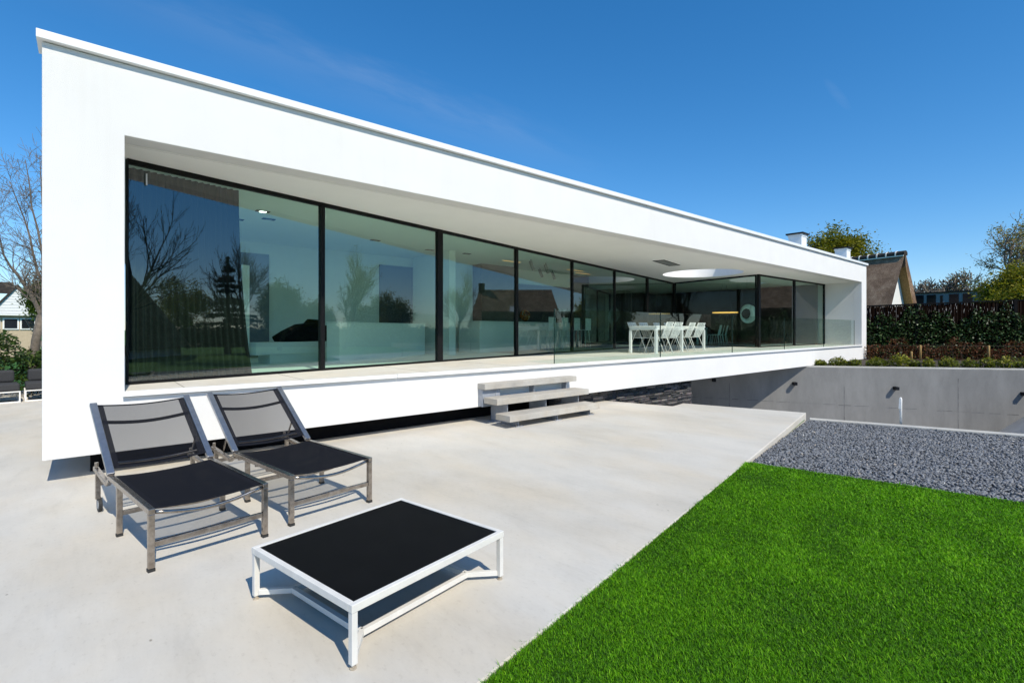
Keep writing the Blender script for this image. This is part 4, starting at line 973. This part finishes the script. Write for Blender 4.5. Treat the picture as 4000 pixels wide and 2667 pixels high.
# laurel hedge on the left
n = 15000; P = np.stack([rng.uniform(-6,2.5,n), rng.uniform(15.9,17.4,n), rng.uniform(0,1,n)],1)
top = 1.30+.22*np.sin(P[:,0]*3.1+1.2)+.13*np.sin(P[:,0]*7.7)+.08*np.sin(P[:,0]*17+P[:,1]*9)
P[:,2] = P[:,2]**.6*top
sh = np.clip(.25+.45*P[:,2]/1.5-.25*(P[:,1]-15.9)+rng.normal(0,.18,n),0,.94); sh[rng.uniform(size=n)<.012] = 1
lh = thing('laurel_hedge', 'glossy green laurel hedge behind the charcoal garden sofas', 'hedge', (-1.5,16.6,0))
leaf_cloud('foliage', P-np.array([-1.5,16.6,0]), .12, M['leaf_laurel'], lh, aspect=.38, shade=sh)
mb = MB()
for k in range(26):
    x = rnd.uniform(-4,3.5); y = rnd.uniform(-.5,.6); mb.tube([(x,y,0),(x+rnd.uniform(-.1,.1),y,.5),(x+rnd.uniform(-.25,.25),y,1.15)],[.015,.012,.006],5)
mb.build('stem', M['bark_dark'], lh)
# ------------------------------------------------------------------ fence with ivy
FD = 6.0
ft = thing('reed_fence', 'dark brushwood screen fence with black posts and top rail above the planting bed', 'fence', tuple(wp(0,FD,.2)))
fo = Vector(ft.location)
def ftop(t): return 2.64+.035*(t-4.4)
tA, tB = 3.75, 20.0
postT = [6.38,10.09,13.8,17.5]   # spacing about 3.5 m
for a, b_ in zip([tA]+postT, postT+[tB]):
    n = int((b_-a)*70); ts = np.sort(rng.uniform(a+.05,b_-.05,n)); V=[]; sh=[]
    for tt in ts:
        w2 = rng.uniform(.006,.016); zt = ftop(tt)-.06; l_ = rng.normal(0,.012); o_ = rng.uniform(-.015,.015)
        p0 = wp(tt-w2,FD+o_,.22)-fo; p1 = wp(tt+w2,FD+o_+.004,.22)-fo; p2 = wp(tt+w2+l_,FD+o_+.004,zt)-fo; p3 = wp(tt-w2+l_,FD+o_,zt)-fo
        V += [p0,p1,p2,p3]; s_ = min(.93,max(0,rng.normal(.55,.25))); 
        if rng.uniform()<.004: s_ = .97
        sh += [s_]*4
    # short pale flecks painted in for lit things behind, glimpsed through gaps
    for k in range(int((b_-a)*26)):
        tt = rng.uniform(a+.05,b_-.05); zc = ftop(tt)-rng.choice([.25,.42,.5,.9])+rng.normal(0,.09); h = rng.uniform(.03,.16)
        V += [wp(tt,FD-.022,zc)-fo, wp(tt+rng.uniform(.006,.014),FD-.022,zc)-fo, wp(tt+.012,FD-.024,zc+h)-fo, wp(tt,FD-.024,zc+h)-fo]; sh += [rng.uniform(.955,1)]*4
    nq = len(V)//4
    raw_mesh('screen_panel', np.array([tuple(v) for v in V]), np.arange(4*nq), np.full(nq,4), M['reed'], ft, np.array(sh))
def fbar(mb, t0, t1, o0, o1, z0a, z1a, z0b, z1b):
    a = [wp(t0,o0,z0a),wp(t1,o0,z0b),wp(t1,o1,z0b),wp(t0,o1,z0a),wp(t0,o0,z1a),wp(t1,o0,z1b),wp(t1,o1,z1b),wp(t0,o1,z1a)]
    mb.add([p-fo for p in a], [(0,3,2,1),(4,5,6,7),(0,1,5,4),(1,2,6,5),(2,3,7,6),(3,0,4,7)])
mb = MB(); fbar(mb,tA,tB,FD+.02,FD+.06,.22,ftop(tA)-.1,.22,ftop(tB)-.1); mb.build('backing', M['black_matt'], ft)
mb = MB(); fbar(mb,tA,tB,FD-.03,FD+.07,ftop(tA)-.06,ftop(tA),ftop(tB)-.06,ftop(tB)); mb.build('top_rail', M['black_matt'], ft)
for tp in postT:
    mb = MB(); fbar(mb,tp-.06,tp+.06,FD-.05,FD+.09,.2,ftop(tp)+.015,.2,ftop(tp)+.015); mb.build('post', M['black_matt'], ft)
# ivy sheet
n = 17000; T = rng.uniform(3.9,19,n); hmax = 1.98+.22*np.sin(T*2.1+.6)+.20*np.sin(T*5.3)+.14*np.sin(T*11.7+1); Z = .25+rng.uniform(0,1,n)**.8*hmax*1.0+.05
keep = rng.uniform(size=n) < np.clip(1.35-(Z-.3)/(hmax+.2)*.72,.15,1); T, Z = T[keep], Z[keep]; n = len(T)
O = FD-.05-np.abs(rng.normal(0,.07,n))
P = np.stack([W0.x+WD.x*T+WN.x*O, W0.y+WD.y*T+WN.y*O, Z],1)
sh = np.clip(rng.normal(.45,.22,n),0,.93); hl = rng.uniform(size=n)<.13; sh[hl] = rng.uniform(.88,1,hl.sum())  # scattered pale leaves are highlights painted into the ivy colour
iv = leaf_cloud('climbing_ivy', P, .082, M['leaf_ivy'], None, up=1.2, aspect=.85, shade=sh); tag(iv, 'dark green ivy climbing up the brushwood fence', 'ivy', kind='stuff')
# copper beech hedge
bh = thing('beech_hedge', 'young beech hedge with dry copper brown leaves in front of the ivy fence', 'hedge', tuple(wp(6,FD-.9,.25)))
bo = Vector(bh.location)
n = 9000; T = rng.uniform(4.0,18,n); O = FD-.9+rng.normal(0,.14,n); hm = .70+.16*np.sin(T*2.7)+.10*np.sin(T*6.1+1)+.06*np.sin(T*13)
Z = .22+rng.uniform(0,1,n)**.85*hm*1.05
P = np.stack([W0.x+WD.x*T+WN.x*O, W0.y+WD.y*T+WN.y*O, Z],1)-np.array(bo)
leaf_cloud('foliage', P, .07, M['leaf_beech'], bh, aspect=.6, shade=np.clip(rng.normal(.45,.22,n),0,1))
mb = MB()
for k in range(170):
    tt = rnd.uniform(4.0,18); a = wp(tt,FD-.9+rnd.gauss(0,.07),.22)-bo; b_ = a+Vector((rnd.gauss(0,.06),rnd.gauss(0,.06),rnd.uniform(.4,.75))); mb.tube([a,(a+b_)/2+Vector((rnd.gauss(0,.02),0,0)),b_],[.007,.005,.003],4)
mb.build('stem', M['bark_dark'], bh)
# stakes
for tt, lab in ((5.61,'round wooden stake in front of the beech hedge, partly hidden, nearest the house'),(5.94,'round wooden stake in front of the beech hedge, middle one'),(8.40,'round wooden stake in front of the beech hedge, nearest the right edge')):
    p = wp(tt,FD-1.2,.2); mb = MB(); hs_ = .42 if tt < 5.8 else .69; mb.tube([(0,0,0),(0,0,hs_-.02),(0,0,hs_)],[.045,.042,.036],12); tag(mb.build('wooden_stake', M['wood_stake'], smooth=True, loc=tuple(p)), lab, 'stake', 'wooden stakes along the beech hedge')
mb = MB(); mb.tube([wp(4.2,FD-1.15,.86),wp(18,FD-1.15,.90)],.006,5); tag(mb.build('support_wire', M['bark_dark']), 'thin brown wire stretched between the wooden stakes in front of the hedge', 'wire')
# low shrubs along the wall top
def low_shrub(tt, off, w_, h_, lab, yellow):
    p = wp(tt,off,.2); t = thing('low_shrub', lab, 'shrub', tuple(p), 0, 'low yellow green shrubs along the retaining wall')
    n = int(420*w_/.7); a = rng.uniform(0,6.28,n); r_ = np.sqrt(rng.uniform(0,1,n))*w_*.55; z = rng.uniform(.05,1,n)**.7*h_*(1-.45*(r_/(w_*.55))**2)*(.75+.35*np.sin(a*3+tt)**2)
    P = np.stack([r_*np.cos(a), r_*np.sin(a)*.7, z],1)
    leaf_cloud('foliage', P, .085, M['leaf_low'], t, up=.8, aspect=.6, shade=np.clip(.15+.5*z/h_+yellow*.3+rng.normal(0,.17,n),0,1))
    mb = MB()
    for k in range(9):
        a_ = rnd.uniform(0,6.28); q = rnd.uniform(.2,.5)*w_; mb.tube([(0,0,0),(q*.5*math.cos(a_),q*.4*math.sin(a_),h_*.5),(q*math.cos(a_),q*.7*math.sin(a_),h_*.85)],[.008,.006,.003],4)
    mb.build('stem', M['bark_dark'], t)
SH = [(.63,.62,.55,.27,'small loose low shrub against the white house base, leftmost of the row',.35),(1.25,.7,.75,.38,'low leafy shrub against the white house base, second of the row',.25),
 (1.8,.75,.6,.30,'low green shrub in front of the right corner of the white house',.0),(2.54,.8,.85,.36,'low shrub just right of the white house corner',.2),
 (3.25,.8,.8,.50,'tallest bright yellow low shrub, left of the two wooden stakes',.75),(3.75,.9,.5,.30,'small green shrub close to the bright yellow tallest shrub',.1),(4.1,.7,.5,.36,'small yellow shrub right of the tall wooden stake nearest the house',.55),
 (4.75,.75,.75,.40,'low yellow green shrub midway between the two tall wooden stakes',.45),(5.35,.7,.6,.36,'low green shrub left of the far right wooden stake',.2),
 (5.85,.7,.6,.42,'low shrub standing in front of the far right wooden stake',.4),(6.4,.7,.7,.44,'low yellow shrub near the right edge, right of the far right stake',.5),(6.95,.7,.7,.44,'low shrub cut by the right edge of the photo',.4),(7.8,.8,1.0,.42,'low shrub beyond the right edge of the planting bed',.3)]
for a in SH: low_shrub(*a)

# ------------------------------------------------------------------ neighbouring buildings
# thatched house on the right
TP = Vector((44.9,9.1,0)); TR = Vector((.24,.97,0)).normalized(); TS = Vector((-.97,.24,0)).normalized()   # ridge direction, left slope direction
th_ = thing('thatched_house', 'house with steep brown thatched roof and white gable behind the fence', 'house', tuple(TP))
zr = 7.1
def slope(sgn, w1, zb, thick, L=16, lo=0, name='roof', mat='thatch'):
    S = TS*sgn; mb = MB(); n = 8; prof = []
    for i in range(n+1):
        f = i/n; x = w1*f + .10*math.sin(math.pi*f); z = zr-(zr-zb)*f; prof.append((x,z))
    nx = (zr-zb); nz = w1; l_ = math.hypot(nx,nz); ox, oz = -nx/l_*thick, -nz/l_*thick
    inner = [(max(x+ox,.0),z+oz) for x,z in prof]
    back = .85 if sgn > 0 else .0       # the left verge is cut back obliquely
    vs = []
    for a, b_ in prof: vs.append(tuple(TR*lo + S*a + Vector((0,0,b_))))
    for a, b_ in inner: vs.append(tuple(TR*(lo+back) + S*a + Vector((0,0,b_))))
    for a, b_ in prof: vs.append(tuple(TR*L + S*a + Vector((0,0,b_))))
    for a, b_ in inner: vs.append(tuple(TR*L + S*a + Vector((0,0,b_))))
    m_ = n+1; fs = []
    for i in range(n):
        fs += [(i,i+1,2*m_+i+1,2*m_+i),(m_+i+1,m_+i,3*m_+i,3*m_+i+1),(i+1,i,m_+i,m_+i+1),(2*m_+i,2*m_+i+1,3*m_+i+1,3*m_+i)]
    fs += [(n,m_+n,3*m_+n,2*m_+n)]
    mb.add(vs,fs); return mb.build(name, M[mat], th_)
slope(1,2.75,.9,.42); slope(-1,2.42,.9,.42)
mb = MB(); mb.extrude([(-2.0,1.0),(2.3,1.0),(.02,6.25)], tuple(TR*.55), tuple(TR*.7), tuple(TS), (0,0,1)); mb.build('gable', M['white_paint'], th_)
mb = MB(); 
def fasc(a, b_): mb.bar(tuple(TS*a[0]+Vector((0,0,a[1]))+TR*.25), tuple(TS*b_[0]+Vector((0,0,b_[1]))+TR*.25), .5, .06, tuple(TR))
mb.bar(tuple(TS*-1.72+Vector((0,0,1.2))+TR*.3), tuple(TS*-.04+Vector((0,0,6.25))+TR*.3), .06, .6, tuple(TR)); mb.build('bargeboard', M['white_paint'], th_)
mb = MB(); mb.extrude([(-1.86,.95),(-1.80,.95),(-.05,6.0),(-.01,6.3)], tuple(TR*-.005), tuple(TR*.62), tuple(TS), (0,0,1)); mb.build('verge_soffit', M['thatch_gold'], th_)
# white eaves wall on the left side
mb = MB(); mb.extrude([(2.0,0),(2.25,0),(2.25,1.6),(2.0,1.6)], tuple(TR*.6), tuple(TR*16), tuple(TS), (0,0,1)); mb.build('wall', M['white_paint'], th_)
# ridge tiles with mortar bands
for k in range(26):
    s0 = k*.62-.02; mb = MB(); prof = [(.24*math.cos(a),zr-.10+.24*math.sin(a)) for a in np.linspace(-.5,math.pi+.5,11)]
    mb.extrude(prof, tuple(TR*s0), tuple(TR*(s0+.52)), tuple(TS), (0,0,1)); mb.build('ridge_tile', M['tile_dark'], th_)
    mb = MB(); prof = [(.265*math.cos(a),zr-.10+.265*math.sin(a)) for a in np.linspace(-.55,math.pi+.55,11)]
    mb.extrude(prof, tuple(TR*(s0+.521)), tuple(TR*(s0+.60)), tuple(TS), (0,0,1)); mb.build('ridge_joint', M['mortar'], th_)
mb = MB(); mb.bar(tuple(TS*.25+Vector((0,0,zr-.24))), tuple(TS*.25+TR*16+Vector((0,0,zr-.24))), .05, .07); mb.build('ridge_edging', M['mortar'], th_)
# grey building with dark windows in the distance
gb = thing('grey_building', 'low grey panelled building with dark windows far behind the fence', 'building', (67.9,10.6,0), R(-88))
mb = MB(); mb.box(-3.2,2.9,0,8,0,5.35); mb.build('wall', M['grey_panel'], gb)
mb = MB(); mb.box(-3.3,3.0,-.12,8.1,5.351,5.5); mb.build('roof', M['lamp_black'], gb)
for x in (-2.35,-1.35,.45,1.5):
    mb = MB(); mb.box(x,x+.75,-.05,-.001,2.6,5.2); f = mb.build('window', M['dark_window'], gb)
    mb = MB(); mb.box(x+.03,x+.72,-.09,-.051,4.0,4.12); mb.build('sill', M['clapboard'], f)
for x in (-2.95,-.25,2.65): mb = MB(); mb.box(x,x+.2,-.06,-.001,2.6,5.1); mb.build('panel', M['dark_window'], gb)
ph = thing('greenhouse', 'pale ribbed greenhouse wall seen through the trees right of the grey building', 'greenhouse', (68.2,7.6,0), R(-86))
mb = MB(); mb.box(0,3.2,0,5,0,5.1); mb.build('wall', M['pale_wall'], ph)
mb = MB()
for k in range(11): mb.box(k*.30,k*.30+.05,-.05,-.002,0,5.1)
mb.build('rib', M['clapboard'], ph)
# neighbour on the left
nh = thing('gabled_house', 'cream house with white boarded gable beyond the hedge at the left edge', 'house', (-3.0,40,0), R(6))
mb = MB(); mb.box(-3.4,.95,0,7,0,2.35); mb.build('wall', M['cream'], nh)
mb = MB(); mb.extrude([(-1.15,2.36),(1.15,2.36),(0,3.95)], (0,-.35,0), (0,-.2,0), (1,0,0), (0,0,1)); mb.build('gable', M['clapboard'], nh)
mb = MB()
for k in range(9): z = 2.45+k*.16; x = 1.12*(3.95-z)/1.6; mb.box(-x,x,-.362,-.352,z,z+.006)
mb.build('board_joint', M['lead'], nh)
mb = MB()
for s_ in (-1,1): mb.extrude([(0,3.98),(0,4.12),(s_*1.3,2.32),(s_*1.2,2.26)], (0,-.45,0), (0,7,0), (1,0,0), (0,0,1))
rf = mb.build('roof', M['tile_dark'], nh)
mb = MB(); mb.box(-.8,-.1,2.0,2.6,3.7,4.35); mb.build('chimney', M['tile_dark'], rf)
for x in (-2.3,-1.35,-.6,.1):
    mb = MB(); mb.box(x,x+.66,-.06,-.001,1.55,2.2); f = mb.build('window', M['white_paint'], nh)
    mb = MB(); mb.box(x+.07,x+.59,-.075,-.061,1.62,2.14); mb.build('pane', M['dark_window'], f)

# ------------------------------------------------------------------ garden behind the camera, mirrored in the glazing
PD_ = dict(nb=[6,6,5,3], wob=.10, up=.09, spread=(18,42), len=(.5,.8), rr=.5, trunk=.30, seg=5, minr=.010)
tree('bare_tree', 'tall bare tree mirrored at the left edge of the first window pane', (12.6,-14.6,-.1), 11.0, .2, PD_, 4, seed=51, bark='bark_dark')
tree('bare_tree', 'bare tree mirrored beside the conifer in the first window pane', (18.1,-11.9,-.1), 7.4, .12, PD_, 4, seed=53, bark='bark_dark')
tree('budding_tree', 'upright budding tree mirrored in the second window pane', (29.8,-15.0,-.1), 9.0, .18, dict(PD_, spread=(12,32)), 4, 'leaf_willow', 2600, .13, .12, seed=55, bark='bark_dark')
tree('budding_tree', 'budding tree mirrored in the third window pane left of the thatched roof', (37.1,-8.4,-.1), 7.6, .16, PD_, 4, 'leaf_willow', 2200, .12, .12, seed=57, bark='bark_dark')
tree('leafy_tree', 'rounded leafy tree mirrored right of the conifer in the first window pane', (26.2,-18.4,-.1), 6.0, .2, PB, 3, 'leaf_green', 16000, .2, .3, seed=59, blob=(1.4,2.0,3.6,110))
for x, y, h, sd, l in ((35,-23.3,4.3,63,'bush mirrored low at the first mullion of the glazing'),(37,-18.6,4.0,64,'bush mirrored behind the budding tree in the second pane'),(37.7,-16.5,5.0,65,'bush mirrored at the right of the second window pane'),(36.2,-44.5,8.0,66,'broad tree mirrored above the left dark roof')):
    tree('garden_bush', l, (x,y,-.1), h, .15, dict(PB, trunk=.25, spread=(30,70)), 3, 'leaf_bushy', 12000, .24, .35, seed=sd, cat='bush', blob=(h*.42,h*.42,h*.55,90))
# cedar
cdr = thing('cedar_tree', 'dark layered conifer mirrored in the first window pane', 'tree', (20.4,-16.7,-.1))
mb = MB(); mb.tube([(0,0,0),(0,0,3),(0,0,6.4)],[.22,.14,.03],8); mb.build('trunk', M['bark_dark'], cdr)
pts = []
for k in range(15):
    z = .8+k*.37+rng.normal(0,.10); rad = (6.5-z)*.40*rng.uniform(.75,1.15)+.12
    for j in range(8):
        a = rng.uniform(0,6.28); rr = rad*rng.uniform(.6,1.15); m_ = int(520*rr/2)+30
        f = rng.uniform(.03,1,m_); wv = (f*(1.1-f))*rr*.55
        lat = rng.uniform(-1,1,m_)*wv
        pts.append(np.stack([f*rr*np.cos(a)-lat*np.sin(a), f*rr*np.sin(a)+lat*np.cos(a), z+.10*f*rr-.16*f*f*rr+rng.normal(0,.05,m_)],1))
pts = np.concatenate(pts+[np.stack([rng.normal(0,.05,500),rng.normal(0,.05,500),rng.uniform(5.6,6.6,500)],1)]); leaf_cloud('crown', pts, .13, M['leaf_dark'], cdr, aspect=.4)
# thatched house behind the camera
def thatch_house(label, p, rz, L, wdt, eave, ridge, hip=1.2, chim=True):
    t = thing('thatched_house', label, 'house', p, rz)
    mb = MB(); mb.box(-L/2+.5,L/2-.5,-wdt/2+.4,wdt/2-.4,0,eave+.3); mb.build('wall', M['clapboard'], t)
    mb = MB(); a = [(-L/2,-wdt/2,eave),(L/2,-wdt/2,eave),(L/2,wdt/2,eave),(-L/2,wdt/2,eave),(-L/2+hip,0,ridge),(L/2-hip,0,ridge)]
    mb.add(a, [(0,1,5,4),(1,2,5),(2,3,4,5),(3,0,4),(3,2,1,0)]); rf = mb.build('roof', M['thatch'], t)
    if chim:
        mb = MB(); mb.box(-L/2+hip-.1,-L/2+hip+.6,-.35,.35,ridge-.4,ridge+.75); mb.build('chimney', M['tile_dark'], rf)
    f = .42; y = wdt/2*(1-f); z = eave+(ridge-eave)*f; sl = math.atan2(ridge-eave, wdt/2)
    for sgn in (1,-1):
        Mx = Matrix.Translation((-.2,sgn*y,z)) @ Matrix.Rotation(-sgn*sl,4,'X')
        mb = MB(); mb.box(-.5,.5,-.7,.7,.01,.08,Mx); wn = mb.build('roof_window', M['lead'], rf)
        mb = MB(); mb.box(-.42,.42,-.6,.6,.081,.09,Mx); mb.build('pane', M['clapboard'], wn)
    return t
thatch_house('thatched house with roof window mirrored in the third and fourth panes', (51.9,-8.6,-.1), R(67), 11.0, 7.0, 1.9, 6.4)
thatch_house('dark thatched house mirrored at the lower left of the first window pane', (12.4,-20.2,-.1), R(67), 9.5, 9.5, .5, 5.0, .6, False)
# hedge closing the garden, mirrored as a dark band
hd = thing('garden_hedge', 'long clipped dark hedge mirrored along the bottom of the panes', 'hedge', (37,-14,-.1), R(66))
n = 9000; P = np.stack([rng.uniform(-22,16,n), rng.uniform(-.6,.6,n), rng.uniform(0,1,n)**.7*1.9+.1*np.sin(np.arange(n))],1)
leaf_cloud('foliage', P, .30, M['leaf_dark'], hd, aspect=.6)
mb = MB(); mb.box(-22,16,-.4,.4,0,1.7); mb.build('inner_twigs', M['bark_dark'], hd)
